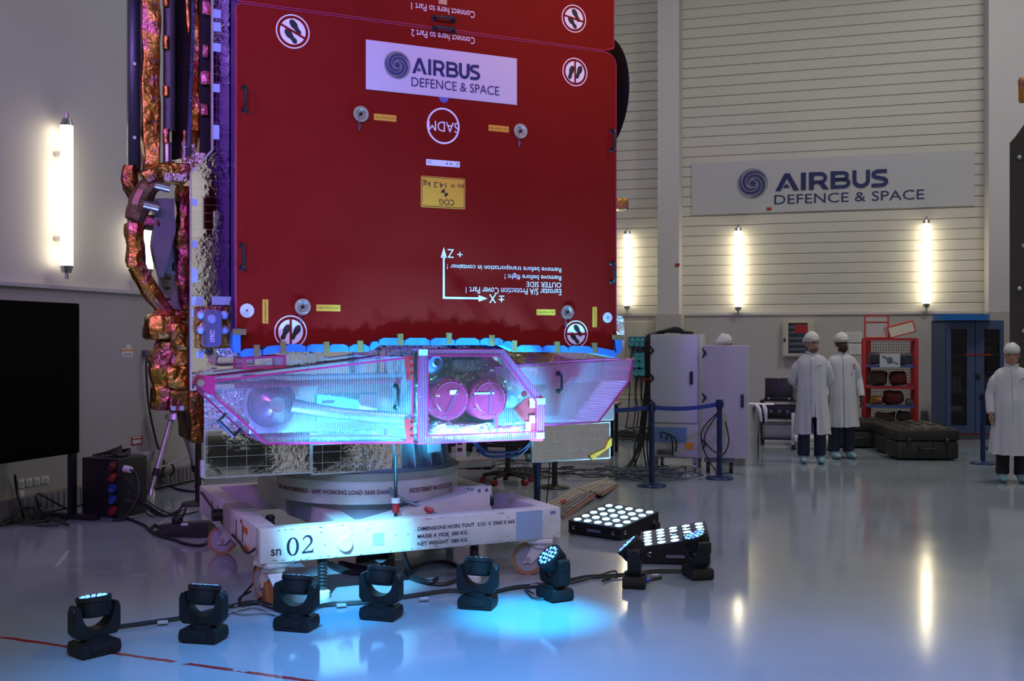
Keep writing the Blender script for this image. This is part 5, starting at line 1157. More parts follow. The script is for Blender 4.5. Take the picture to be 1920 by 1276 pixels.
k = MB(); a, b = op(672, 768, .80), op(705, 738, .80); k.span(a[0], b[0], -.83, -.80, a[1], b[1], .004); k.build('white_plate', lblw, tb2)
k = MB(); a = sat_local(615, 754, .805); k.box((a[0], -.805, a[2]), (.09, .006, .015)); k.build('purple_label', arr, tb2)
k = MB(); a, b = op(940, 795, .70), op(1150, 705, .70); k.span(a[0], b[0], -.72, -.66, a[1], b[1], .01); k.build('inner_blanket', satin, SAT, 25)
k = MB(); k.hull([sat_local(950, 655, .66), sat_local(1060, 668, .66), sat_local(1050, 684, .66), sat_local(970, 682, .66)], [sat_local(944, 652, .9), sat_local(1040, 664, .9), sat_local(1030, 682, .9), sat_local(965, 680, .9)]); k.crumple(.014, 8, .05, 46); k.build('foil_lip', gold, SAT, 22)
def cap(px, py, rpx, lab, sd):
    c = sat_local(px, py, 1.10); D = SC.y+nn.y*1.1+tt.y*c.x; r = rpx/F*D; o = thing('thruster_cap', lab, 'cap', SC+tt*c.x-nn*c.y+Vector((0, 0, c.z)), TH)
    MM = Matrix.Rotation(R(90), 4, 'X'); k = MB(); k.lathe([(0, .035), (r*.70, .035), (r*.74, .03), (r*.76, .018), (r*.93, .014), (r*.98, .0), (r, -.03), (r*.97, -.14), (r*.9, -.16)], n=48, M=MM); k.build('cap_body', pinkd, o)
    k = MB(); k.lathe([(r*.73, .034), (r*.77, .036), (r*.77, .03), (r*.73, .03)], n=48, M=MM); k.build('rim', pink, o)
    k = MB(); a = R(sd); k.box((r*.15*math.sin(a), -.037, -r*.1), (.014, .006, r*1.15), rot=(0, a, 0)); k.build('groove', mat('groove_dark', (.12, .01, .04), .4), o)
    for i in range(9):
        k = MB(); q = 2*math.pi*i/9+.2; k.cyl((r*.86*math.cos(q), -.022, r*.86*math.sin(q)), (r*.86*math.cos(q), -.008, r*.86*math.sin(q)), .007, n=8); k.build('screw', steel, o)
    return o, r
o, r = cap(842, 747, 41, 'left round crimson cap behind the clear window, with small white label', 28)
k = MB(); k.box((.02, -.038, .045), (.055, .003, .03)); k.build('white_label', lblw, o)
k = MB(); k.ball((-r*.62, -.02, .03), (.022, .02, .022), 12); k.build('red_knob', redp, o)
o, r = cap(915, 747, 40, 'right round crimson cap behind the clear window, with violet strip', 4)
k = MB(); k.box((-.045, -.038, .04), (.15, .003, .014)); k.build('violet_strip', mat('strip_violet', (.3, .15, .5), .4), o)

# ================================================================ stage lamps on the floor
hb = mat('head_black', (.010, .010, .012), .5, 0, .15, spec=.28)
ledb = emis('led_blue', (.03, .08, 1.0), 2.2); ledc = emis('led_cyan', (.06, .50, 1.0), 2.4)
lensd = mat('lens_dark', (.01, .01, .03), .12)
def moving_head(loc, rz, tilt, lab, energy=0, colr=(.05, .45, 1), spot=30, lit=True, off=0):
    r = thing('moving_head_lamp', lab, 'stage lamp', loc, rz, 'moving head lamps on the floor')
    k = MB(); k.prism([(-.10, 0), (.10, 0), (.112, .012), (.112, .062), (.098, .082), (-.098, .082), (-.112, .062), (-.112, .012)], -.078, .078)
    bmesh.ops.bevel(k.bm, geom=[e for e in k.bm.edges if e.calc_length() > .1], offset=.008, segments=2, affect='EDGES')
    k.box((.0, -.079, .045), (.12, .006, .04), .002); k.build('base', hb, r)
    k = MB(); k.cyl((0, 0, .08), (0, 0, .098), .07, n=28)
    k.prism([(-.118, .27), (-.128, .24), (-.128, .13), (-.105, .10), (.105, .10), (.128, .13), (.128, .24), (.118, .27), (.100, .275), (.094, .235)]+arc(0, .225, .088, .085, 0, -180, 14)+[(-.094, .235), (-.100, .275)], -.042, .042)
    bmesh.ops.bevel(k.bm, geom=[e for e in k.bm.edges if e.calc_length() > .07 and abs((e.verts[0].co-e.verts[1].co).normalized().y) > .9], offset=.004, segments=1, affect='EDGES')
    for s in (-1, 1): k.cyl((s*.112, 0, .235), (s*.131, 0, .235), .036, .03, 24)
    k.build('yoke', hb, r)
    h = bpy.data.objects.new('lamp_head', None); col.objects.link(h); h.parent = r; h.location = (0, 0, .235); h.rotation_euler = (tilt, 0, 0)
    k = MB(); k.lathe([(0, -.035), (.055, -.035), (.075, -.028), (.084, -.012), (.086, .045), (.092, .05), (.092, .072), (.086, .076), (.082, .07), (0, .07)], n=40)
    for i in range(26):
        a = 2*math.pi*i/26; k.box((.082*math.cos(a), .082*math.sin(a), .016), (.012, .006, .05), rot=(0, 0, a))
    k.build('housing', hb, h)
    k = MB(); k.cyl((0, 0, .070), (0, 0, .0735), .083, n=36); ln = k.build('lens_plate', lensd, h)
    k = MB(); k2 = MB()
    P = [(0, 0)]+[(.031*math.cos(i*1.047), .031*math.sin(i*1.047)) for i in range(6)]+[(.062*math.cos(i*.5236), .062*math.sin(i*.5236)) for i in range(12)]
    for i, (x, y) in enumerate(P): (k2 if i % 3 == 0 else k).cyl((x, y, .0735), (x, y, .0775), .0115, .009, 12)
    k.build('led_lens', ledc if lit else lensd, ln); k2.build('led_lens', ledb if lit else lensd, ln)
    k = MB(); k.cyl((0, .075, .04), (0, .10, .04), .018, n=12); k.build('cable_socket', mat('socket_blue', (.03, .06, .5), .4), r)
    if energy:
        d = bpy.data.lights.new('lamp_beam', 'SPOT'); d.energy = energy; d.color = colr; d.spot_size = R(spot); d.spot_blend = 1; d.shadow_soft_size = .05
        lo = bpy.data.objects.new('lamp_beam', d); col.objects.link(lo); lo.parent = h; lo.location = (0, 0, .085); lo.rotation_euler = (math.pi-R(off), 0, 0)
    return r
cy = (.07, .58, 1); bu = (.10, .20, 1)
moving_head(fl(177, 1225), R(50), R(-8), 'stage lamp with blue lens pointing straight up, on the red floor line', 120, (.30, .16, 1), 80)
moving_head(fl(382, 1200), R(-12), R(-14), 'second stage lamp from the left, lens turned away from us', 420, bu, 66, off=24)
moving_head(fl(556, 1178), R(-14), R(-15), 'third stage lamp from the left, standing before the 02 on the trolley', 1500, cy, 54, off=30)
moving_head(fl(715, 1158), R(-16), R(-17), 'fourth stage lamp from the left, below the middle of the trolley', 1800, cy, 54, off=30)
moving_head(fl(896, 1138), R(-14), R(-15), 'fifth stage lamp from the left, before the right half of the trolley beam', 1800, cy, 54, off=30)
moving_head(fl(1040, 1122), R(-62), R(42), 'stage lamp with bright blue dotted lens beside the right trolley caster', 500, cy, 70)
moving_head(fl(1190, 1098), R(-100), R(44), 'tilted stage lamp before the left edge of the nearer flood panel', 1700, cy, 46)
moving_head(fl(1308, 1082), R(-78), R(20), 'rightmost stage lamp, standing before the nearer flood panel', 200, bu, 60)
# floods on the floor: 25 lenses each
ledw = emis('led_white_blue', (.30, .78, 1.0), 9)
def flood(corners, zt4, lab, energy):
    """corners: four floor points front-left, front-right, back-right, back-left; zt4 their top heights"""
    c = sum(corners, Vector())/4; o = thing('flood_panel', lab, 'stage lamp', c, 0, 'LED flood panels')
    B = [p-c for p in corners]; T = [B[i]+Vector((0, 0, zt4[i])) for i in range(4)]
    k = MB(); k.hull([b+Vector((0, 0, .012)) for b in B], [t-Vector((0, 0, .004)) for t in T])
    k.build('housing', hb, o)
    k = MB(); k.hull([t-Vector((0, 0, .003)) for t in T], [t*1.02+Vector((0, 0, .003)) for t in T]); fp_ = k.build('face_plate', mat('flood_plate', (.05, .06, .10), .4), o)
    n = (T[1]-T[0]).cross(T[3]-T[0]).normalized(); k = 0
    for i in range(5):
        for j in range(5):
            u, v = (i+.5)/5, (j+.5)/5; p = T[0].lerp(T[1], u).lerp(T[3].lerp(T[2], u), v); m_ = MB(); m_.cyl(p+n*.002, p+n*.009, .034, .030, 20); m_.build('led_lens', ledw, fp_)
    for i in range(4):
        m_ = MB(); m_.cyl(B[i]*.92, B[i]*.92+Vector((0, 0, .015)), .02, n=10); m_.build('foot', black, o)
        j = (i+1) % 4; e = (T[j]-T[i]); fo = Vector((e.y, -e.x, 0)).normalized()
        for f in (.12, .88):
            q = B[i].lerp(B[j], f)+Vector((0, 0, .55*(zt4[i]*(1-f)+zt4[j]*f))); m_ = MB(); ex = Vector((e.x, e.y, 0)).normalized()
            m_.tube([q+fo*.004+ex*.013*math.cos(a)+Vector((0, 0, .015*math.sin(a))) for a in [R(50+i2*26) for i2 in range(11)]], .0045, 6); m_.build('c_latch', steel, o)
    e = (T[1]-T[0]); fo = Vector((e.y, -e.x, 0)).normalized(); q = B[0].lerp(B[1], .5)+Vector((0, 0, .5*zt4[0])); ex = Vector((e.x, e.y, 0)).normalized(); m_ = MB()
    A = [q+ex*s*.07+Vector((0, 0, z))+fo*.001 for s, z in ((-1, -.011), (1, -.011), (1, .011), (-1, .011))]; m_.hull(A, [p+fo*.003 for p in A]); m_.build('name_plate', mat('plate_grey', (.16, .18, .24), .4), o)
    m_ = MB(); s_ = B[1].lerp(B[2], .9); m_.box((s_.x+.02, s_.y, .05), (.05, .05, .09), .01); m_.build('bracket', black, o)
    if energy:
        for i in range(1):
            p = c+(T[0]+T[1]+T[2]+T[3])/4+n*.02; lo = light('flood_light', 'AREA', p, energy, (.20, .55, 1), p+n, size=.4, spread=R(110))
    return o
a = fl(1066, 1000); b = fl(1163, 1014); d = (b-a); d.z = 0; pn = Vector((-d.y, d.x, 0)).normalized()*.60
flood([a, b, b+pn, a+pn], [.112, .104, .17, .19], 'farther LED flood panel with a five by five grid of white blue lenses', 55)
a = fl(1203, 1057); b = fl(1330, 1060); d = (b-a); pn = Vector((-d.y, d.x, 0)).normalized()*.50
flood([a, b, b+pn, a+pn], [.125, .207, .24, .146], 'nearer LED flood panel tilted to the left, behind two stage lamps', 55)
# folded ribbed metal sheets on the floor
tan = mat('ramp_tan', (.42, .36, .30), .45, .2, .1)
def ramp(pts, zz, lab):
    P = [fl(*p)+Vector((0, 0, h)) for p, h in zip(pts, zz)]; c = Vector((*(sum(P, Vector())/4).xy, 0)); P = [p-c for p in P]
    o = thing('ribbed_sheet', lab, 'metal sheet', c, 0, 'folded ribbed sheets'); k = MB(); k.hull(P, [p+Vector((0, 0, .012)) for p in P]); sh = k.build('sheet', tan, o); k = MB()
    n = 26
    def at(u, v): return P[0].lerp(P[1], u).lerp(P[3].lerp(P[2], u), v)+Vector((0, 0, .014))
    for r_ in (.52, .66, .80):
        for i in range(n):
            u = (i+.5)/n; k.hull([at(u-.012, r_), at(u+.010, r_), at(u+.016, r_+.10), at(u-.006, r_+.10)], [p+Vector((0, 0, .012)) for p in (at(u-.012, r_), at(u+.010, r_), at(u+.016, r_+.10), at(u-.006, r_+.10))])
    k.build('rib', alu, sh); k = MB()
    for r_ in (.08, .22, .36): k.hull([at(0.02, r_), at(.98, r_), at(.98, r_+.06), at(.02, r_+.06)], [p+Vector((0, 0, .006)) for p in (at(0.02, r_), at(.98, r_), at(.98, r_+.06), at(.02, r_+.06))])
    k.build('smooth_strip', mat('ramp_pale', (.52, .48, .42), .4, .2), sh)
    k = MB(); k.hull([at(0, .93), at(1, .93), at(1, 1.0), at(0, 1.0)], [p+Vector((0, 0, .008)) for p in (at(0, .93), at(1, .93), at(1, 1), at(0, 1))]); k.build('red_edge', mat('edge_rust', (.35, .09, .06), .5), sh)
    return o, at
o, at = ramp([(1022, 946), (1078, 921), (1117, 936), (1058, 974)], [0, .03, .03, 0], 'nearer tan ribbed sheet lying behind the right end of the trolley')
k = MB(); A = [at(.28, .3), at(.42, .3), at(.42, .48), at(.28, .48)]; k.hull([p+Vector((0, 0, .008)) for p in A], [p+Vector((0, 0, .011)) for p in A]); k.build('red_label', redp, o)
ramp([(1079, 923), (1141, 896), (1159, 911), (1129, 936)], [.035, 0, 0, .035], 'farther tan ribbed sheet lying beyond the nearer one')
# ================================================================ left side: screen, power box, stand
q0 = fl(141, 972); SCN = thing('display_screen', 'big black screen on a stand in front of the wall sockets', 'screen', q0, R(73))
# local x runs along the left wall away from the camera, -y faces the hall
zt_, zb_ = 2.03, .62
m = MB(); m.span(-2.3, .04, -.02, .05, zb_, zt_, .012); m.build('panel', mat('screen_black', (.003, .003, .0035), .75, spec=.04), SCN)
m = MB(); m.span(-2.3, .04, .05, .1, zb_+.15, zt_-.15, .01); m.build('back_housing', black, SCN)
for x in (-.01, -2.1):
    m = MB(); m.span(x-.035, x+.035, .0, .05, .03, zb_+.3); m.build('post', black, SCN)
    m = MB(); m.span(x-.04, x+.04, -.26, .24, 0, .05, .006); m.build('foot', black, SCN)
pb = fl(150, 968); PBX = thing('power_distribution_box', 'black power box with coloured sockets and cables on top', 'power box', Vector((pb.x, pb.y+.04, 0)), R(-20))
m = MB(); m.span(0, .44, 0, .40, 0.0, .56, .012); m.build('case', black, PBX)
sk = []
for i, (nm, cl) in enumerate((('dark_red_socket', (.10, .008, .008)), ('red_socket', (.22, .012, .012)), ('blue_socket', (.015, .06, .30)), ('blue_socket', (.015, .06, .30)), ('red_socket', (.22, .012, .012)))):
    z = .50-i*.105; m = MB(); m.box((.392, -.02, z), (.06, .05, .07), .012); m.cyl((.392, -.03, z), (.41, -.075, z-.015), .03, .028, 16); m.build(nm, mat('sock_%d' % i, cl, .4), PBX)
m = MB(); m.cyl((.44, .08, .46), (.53, .05, .46), .035, .03, 16); m.build('white_plug', lblw, PBX)
def cable(name, pts, r, lab, cat='cable', mt=None, sm=6, grp=None):
    k = MB()
    for q in (pts if isinstance(pts[0][0], (list, tuple, Vector)) else [pts]): k.tube([Vector(p) for p in q], r, 6, smooth=sm)
    o = k.build(name, mt or cabm); return tag(o, lab, cat, grp)
def F3(px, py, z=.012): 
    D = F*(H-z)/(py-CY); return Vector(((px-CX)/F*D, D, z))
P0 = Vector((pb.x, pb.y+.04, 0)); pr = lambda x, y, z: P0+Matrix.Rotation(R(-20), 3, 'Z') @ Vector((x, y, z))
random.seed(11)
lp = []
for i in range(7):
    x0, y0 = .06+.02*i, .08+.03*i; lp.append([pr(x0, y0, .575), pr(.2, y0+.05, .60+.008*i), pr(.38-.02*i, y0, .58), pr(.3, .32, .585+.006*i), pr(.08, .3, .58), pr(x0-.04, y0+.1, .575)])
cable('cable_coil', lp, .009, 'black cable coiled on top of the black power box')
cable('power_cable', [pr(.5, .06, .46), pr(.62, .02, .42), pr(.68, -.02, .25), pr(.6, -.1, .05), pr(.5, -.16, .014), F3(236, 974)], .012, 'thick black cable looping from the white plug of the power box')
rl = []
for i in range(9):
    a = random.uniform(0, 1); rl.append([pr(.44, .02, .40-.03*i), pr(.52+.1*a, -.02, .36-.03*i), pr(.6+.12*a, .02+.1*a, .14), pr(.66+.2*a, .1+.2*a, .015), pr(.6+.4*a, .3+.2*a, .013+.004*i)])
cable('cable_tangle', rl, .007, 'tangle of thin cables on the right side of the power box', 'cables')
# floor cables on the left
cl_ = []
for i in range(16):
    a = [F3(random.uniform(-60, 130), random.uniform(955, 985), .012+.01*random.random()) for _ in range(5)]; a.sort(key=lambda p: p.x); cl_.append(a)
for i in range(3): cl_.append([F3(20, 980, .015), F3(28+10*i, 955, .16-.03*i), F3(60+8*i, 952, .14), F3(84, 975, .015), F3(110, 972, .014)])
cable('cable_tangle', cl_, .008, 'tangle of cables on the floor under the black screen', 'cables', mat('dark_cable_mix', (.03, .032, .03), .5))
cable('power_cable', [[lwall(28, 890, .1), lwall(32, 925, .08), lwall(36, 937, .2), F3(45, 972)], [lwall(84, 925, .07), lwall(78, 940, .12), F3(70, 965)]], .012, 'black wall cables hanging below the black screen')
cable('power_cable', [F3(140, 960), F3(100, 940, .12), F3(72, 925, .25), F3(70, 940, .2), F3(84, 965, .02), F3(130, 962)], .011, 'black cable loop left of the screen foot')
def wall_item(px0, py0, px1, py1, off, d, name, lab, cat, mt, grp=None, bev=.004):
    a = lwall(px0, py1, off); b = lwall(px1, py0, off); L_ = (b-a).dot(e2); k = MB(); k.span(0, L_, 0, d, 0, b.z-a.z, bev)
    o = k.build(name, mt); o.location = a; o.rotation_euler = (0, 0, RA+R(90)); return tag(o, lab, cat, grp), L_, b.z-a.z
for i, (x0, y0, x1, y1) in enumerate(((36, 898, 46, 915), (50, 896, 61, 912), (65, 894, 76, 910), (79, 891, 92, 907))):
    o, L_, h_ = wall_item(x0, y0, x1, y1, .065, .05, 'wall_socket', '%s white wall socket below the black screen' % ('leftmost', 'second', 'third', 'rightmost')[i], 'socket', lblw, 'white sockets on the left wall')
    k = MB(); k.cyl((L_/2, -.002, h_/2), (L_/2, .002, h_/2), min(L_, h_)*.3, n=14); k.build('insert', greyp, o)
o, L_, h_ = wall_item(37, 919, 46, 936, .065, .05, 'wall_socket', 'white socket with plug below the leftmost wall socket', 'socket', lblw)
o, L_, h_ = wall_item(246, 816, 268, 836, .052, .01, 'warning_sign', 'red notice with white lines on the left wall', 'sign', mat('sign_red', (.36, .03, .03), .5)); k = MB()
for z in (.2, .35, .5, .8): k.span(L_*.12, L_*.88, -.002, 0, h_*z, h_*z+.012)
k.build('lettering', lblw, o)
o, L_, h_ = wall_item(229, 653, 250, 669, .052, .01, 'paper_label', 'white paper label with an ochre strip on the left wall', 'label', lblw); k = MB(); k.span(-.02, L_+.03, -.003, 0, h_*.72, h_*.9); k.build('ochre_strip', yel, o)
k = MB(); k.span(L_*.35, L_*.75, -.002, .006, h_, h_*1.5); k.build('flap', lblw, o); k = MB(); k.span(L_*.2, L_*.8, -.003, 0, h_*.3, h_*.36); k.build('lettering', inkk, o)
wall_item(269, 843, 302, 866, .2, .15, 'junction_box', 'white junction box low on the left wall behind the tripod', 'box', greyp)
wall_item(250, 862, 272, 896, .15, .1, 'junction_box', 'metal junction box low on the left wall beside the power box', 'box', alu)
wall_item(274, 656, 284, 668, .1, .05, 'cable_outlet', 'small grey cable outlet on the left wall beside the gold foil', 'outlet', dsteel)
cable('hanging_cable', [lwall(276, 664, .09), lwall(274, 690, .1), lwall(279, 760, .09), lwall(294, 830, .1), lwall(308, 870, .2), lwall(300, 900, .25), F3(320, 905), F3(345, 900)], .012, 'black cable hanging down the left wall behind the gold foil')
cable('power_cable', [F3(312, 905), F3(305, 880, .25), F3(318, 868, .3), F3(326, 880, .22), F3(316, 905, .015), F3(340, 918), F3(420, 925)], .012, 'black cable loop on the floor behind the tripod stand')
# tripod stand below the gold foil
tp0 = F3(330, 918, 0); TPD = thing('tripod_stand', 'aluminium tripod stand below the gold foil', 'stand', Vector((tp0.x, tp0.y, 0)), 0)
m = MB(); m.cyl((0, 0, .86), (0, 0, 1.05), .06, n=20); m.cyl((0, 0, .80), (0, 0, .86), .13, .11, 20); m.build('head', alu, TPD)
legs = [((-.03, -.02, .85), (F3(284, 918, .05)-tp0)), ((.09, .0, .85), (F3(372, 905, .05)-tp0)), ((.0, .1, .85), Vector((.1, .55, .05)))]
for a, b in legs:
    a = Vector(a); b = Vector(b); k = MB(); k.cyl(a, a.lerp(b, .75), .034, n=14); lg = k.build('leg', alu, TPD)
    k = MB(); k.cyl(a.lerp(b, .73), a.lerp(b, .82), .042, n=14); k.build('leg_clamp', black, lg)
    k = MB(); k.cyl(a.lerp(b, .8), b, .02, n=12); k.cyl((b.x, b.y, 0), (b.x, b.y, .06), .05, .03, 16); k.build('foot', steel, lg)
m = MB(); A = Vector(legs[0][0]).lerp(legs[0][1], .72); B = Vector(legs[1][0]).lerp(legs[1][1], .6); m.tube([A, B], .009, 6); m.tube([A, Vector(legs[2][0]).lerp(legs[2][1], .6)], .009, 6); m.build('brace', alu, TPD)
# black cable box beside the rear caster
bg = F3(345, 1004, 0); BG = thing('cable_box', 'low black box with a cable loop beside the rear trolley caster', 'box', bg, R(-6))
m = MB(); m.hull([(-.22, -.07, 0), (.24, -.07, 0), (.24, .12, 0), (-.22, .12, 0)], [(-.2, -.05, .10), (.24, -.06, .13), (.24, .1, .13), (-.2, .1, .09)]); m.build('case', black, BG)
m = MB(); m.span(.0, .06, -.065, -.05, .10, .118); m.build('white_mark', lblw, BG)
m = MB(); m.tube([(-.1, 0, .10), (-.06, 0, .2), (-.01, .02, .26), (.02, .0, .25), (.0, -.02, .18), (-.04, .0, .12)], .01, 8, smooth=4); m.ball((-.06, 0, .13), (.05, .04, .05), 10); m.build('cable_loop', cabm, BG)
cable('floor_cable', [[F3(236, 970), F3(252, 976), F3(272, 985), F3(284, 996), F3(300, 1004), F3(330, 1012), F3(345, 1018), F3(375, 1022), F3(392, 1012), F3(400, 990, .03)], [F3(284, 990), F3(290, 984), F3(300, 990), F3(290, 997), F3(280, 990)]], .013, 'black floor cable running from the power box to the rear trolley caster')
cable('floor_cable', [F3(240, 972), F3(280, 962), F3(322, 956), F3(318, 960), F3(270, 968)], .006, 'thin grey cable loop on the floor before the power box', 'cable', cabg)
# cables along the row of stage lamps
lx = [(205, 1178), (300, 1165), (345, 1158), (420, 1140), (480, 1130), (540, 1148), (610, 1135), (650, 1132), (700, 1128), (790, 1115), (850, 1108), (900, 1115), (960, 1103), (1010, 1098), (1060, 1090), (1100, 1083), (1160, 1080), (1230, 1072), (1290, 1073)]
cable('lamp_cable', [[F3(x, y, .012) for x, y in lx], [F3(x+4, y-4, .02) for x, y in lx]], .008, 'pair of black cables linking the row of stage lamps')
cable('lamp_cable', [[F3(430, 1142), F3(455, 1150), F3(500, 1148), F3(540, 1160)], [F3(440, 1136), F3(470, 1128), F3(510, 1138)], [F3(425, 1150), F3(450, 1142), F3(480, 1138), F3(520, 1152)]], .007, 'grey cable loops on the floor between the second and third stage lamps', 'cables', cabg)
cable('lamp_cable', [[F3(1065, 1093), F3(1110, 1082), F3(1150, 1070), F3(1155, 1078), F3(1130, 1088)], [F3(1225, 1075), F3(1240, 1082), F3(1215, 1088)]], .008, 'black cable between the dotted blue lamp and the tilted lamp')
cable('lamp_cable', [[F3(1000, 1112), F3(985, 1100), F3(1008, 1092)], [F3(985, 1105), F3(1000, 1120), F3(1020, 1122)]], .006, 'thin wires on the floor left of the dotted blue lamp', 'wires')
for (x, y, lb2) in ((305, 1166, 'between the first and second stage lamps'), (640, 1134, 'between the third and fourth stage lamps'), (795, 1122, 'midway between the fourth and fifth stage lamps'), (868, 1120, 'just left of the fifth stage lamp'), (1000, 1096, 'left of the blue dotted lamp'), (1228, 1078, 'between the tilted lamp and the rightmost lamp')):
    k = MB(); p = F3(x, y, .016); k.box((0, 0, 0), (.06, .04, .016), .004); k = k.build('cable_tape', mat('cable_tape', (.40, .40, .45), .5)); k.location = p; k.rotation_euler = (0, 0, .3); tag(k, 'grey tape strip on the lamp cables '+lb2, 'tape', 'tape strips on the lamp cables')
cable('heavy_cable', [[F3(752, 1020, .27), F3(765, 1060, .1), F3(778, 1085, .02), F3(830, 1095), F3(866, 1080), F3(860, 1062), F3(830, 1052), F3(790, 1056), F3(762, 1068, .03), F3(770, 1080, .03), F3(806, 1090, .03), F3(820, 1084, .03)]], .016, 'thick black banded cable loop on the floor under the trolley beam')
cable('heavy_cable', [[F3(610+12*i, 1052+4*i), F3(640, 1070-5*i), F3(700, 1075-3*i), F3(736, 1055-4*i), F3(720, 1040), F3(670, 1044+3*i)] for i in range(4)], .018, 'coil of thick black cable under the trolley behind the jack', 'cables')
cable('trolley_cable', [[F3(487, 1048, .2), F3(478, 1066, .15), F3(476, 1090, .08), F3(458, 1112, .05), F3(448, 1128)], [F3(484, 1080, .14), F3(497, 1105, .06), F3(515, 1120)], [F3(470, 1108, .05), F3(448, 1122, .03), F3(462, 1136), F3(490, 1120)]], .008, 'black cables hanging from the near left corner of the trolley', 'cables')
# cables in the background
cl_ = []
for i in range(34):
    c = F3(random.gauss(1215, 38), random.uniform(882, 900), .012); r_ = random.uniform(.08, .24); a0 = random.uniform(0, 6.28); n_ = random.randint(4, 9); cl_.append([c+Vector((r_*1.5*math.cos(a0+i2*.8), r_*math.sin(a0+i2*.8), random.uniform(0, .07))) for i2 in range(n_)])
cable('cable_pile', cl_, .009, 'pile of grey and blue cables on the floor before the white rack', 'cables', mat('grey_blue_cable', (.06, .075, .12), .5))
cl_ = []
for i in range(26):
    c = F3(random.gauss(1182, 22), random.uniform(812, 826), .015); r_ = random.uniform(.1, .3); a0 = random.uniform(0, 6.28); cl_.append([c+Vector((r_*1.4*math.cos(a0+i2*.8), r_*.7*math.sin(a0+i2*.8), random.uniform(0, .12))) for i2 in range(random.randint(4, 8))])
cable('cable_pile', cl_, .014, 'pile of dark cables on the floor beneath the blue sockets', 'cables')
cl_ = []
for i in range(14):
    c = F3(random.uniform(935, 1130), random.uniform(872, 892), .014); r_ = random.uniform(.1, .4); a0 = random.uniform(0, 6.28); cl_.append([c+Vector((r_*1.4*math.cos(a0+i2*.8), r_*.5*math.sin(a0+i2*.8), random.uniform(0, .03))) for i2 in range(random.randint(3, 7))])
cable('cable_pile', cl_, .010, 'loose dark cables on the floor behind the right mirror panel', 'cables')
hg = []
for i, px in enumerate((1186, 1196, 1205, 1196, 1207)):
    hg.append([bwall(px, 648 if i < 3 else 702, .3), bwall(px-4, 700 if i < 3 else 740, .35), bwall(px-8+3*i, 770, .5), bwall(px-14+4*i, 806, .9), F3(1170+12*i, 822, .03)])
cable('socket_cable', hg, .012, 'black cables hanging from the blue sockets to the floor', 'cables')
cable('post_lead', [[S2+Vector((.02, -.05, .86)), S2+Vector((-.22, -.07, .6)), S2+Vector((-.2, -.07, .35)), S2+Vector((-.06, -.07, .10))], [S2+Vector((0, -.05, .84)), S2+Vector((-.2, -.08, .5)), S2+Vector((.0, -.09, .30)), S2+Vector((.1, -.06, .45)), S2+Vector((.06, -.06, .7))]], .009, 'dark cable loops hanging on the barrier post before the grey cabinet', 'cables')
cable('post_lead', [[S7+Vector((.07, -.03, .93)), S7+Vector((.12, -.05, .5)), S7+Vector((.08, -.04, .05))], [S7+Vector((-.05, -.05, .93)), S7+Vector((-.04, -.06, .5)), S7+Vector((.0, -.05, .1))]], .006, 'thin blue lit wires beside the barrier post at the trolley corner', 'wires')
k = MB()
for dz in (0, .03): k.tube([(op(880, 830, .45)[0], -.45, zbot+.01), (op(905, 848, .45)[0], -.45, op(905, 850, .45)[1]+dz), (op(940, 853, .45)[0], -.45, op(940, 855, .45)[1]+dz), (op(980, 848, .45)[0], -.45, op(980, 848, .45)[1]+dz), (op(1010, 835, .45)[0], -.45, zbot+.01)], .011, 8, smooth=5)
k.build('hose', mat('blue_hose', (.03, .07, .25), .4), SAT)
# heap of odds and ends below the cabinets
o = thing('multi_socket', 'black multi plug strip on the floor by the chair casters', 'socket strip', F3(975, 884, 0), R(8))
m = MB(); m.span(-.16, .16, -.03, .03, .0, .05, .01); m.build('strip', black, o); m = MB()
for i in range(4): m.cyl((-.11+i*.07, -.036, .03), (-.11+i*.07, -.03, .03), .018, n=12)
m.build('outlet', dsteel, o)
# black cases added out of view so the lower mirror panels reflect dark shapes
for (x, y, rz, lb2) in ((1.5, .5, .3, 'left half of the left lower mirror panel'), (2.6, 1.2, .1, 'right lower mirror panel'), (3.7, 2.0, .5, 'middle lower mirror panel')):
    clone(tc1, Vector((x, y, 0)), rz, 'added unseen black case reflected in the '+lb2)
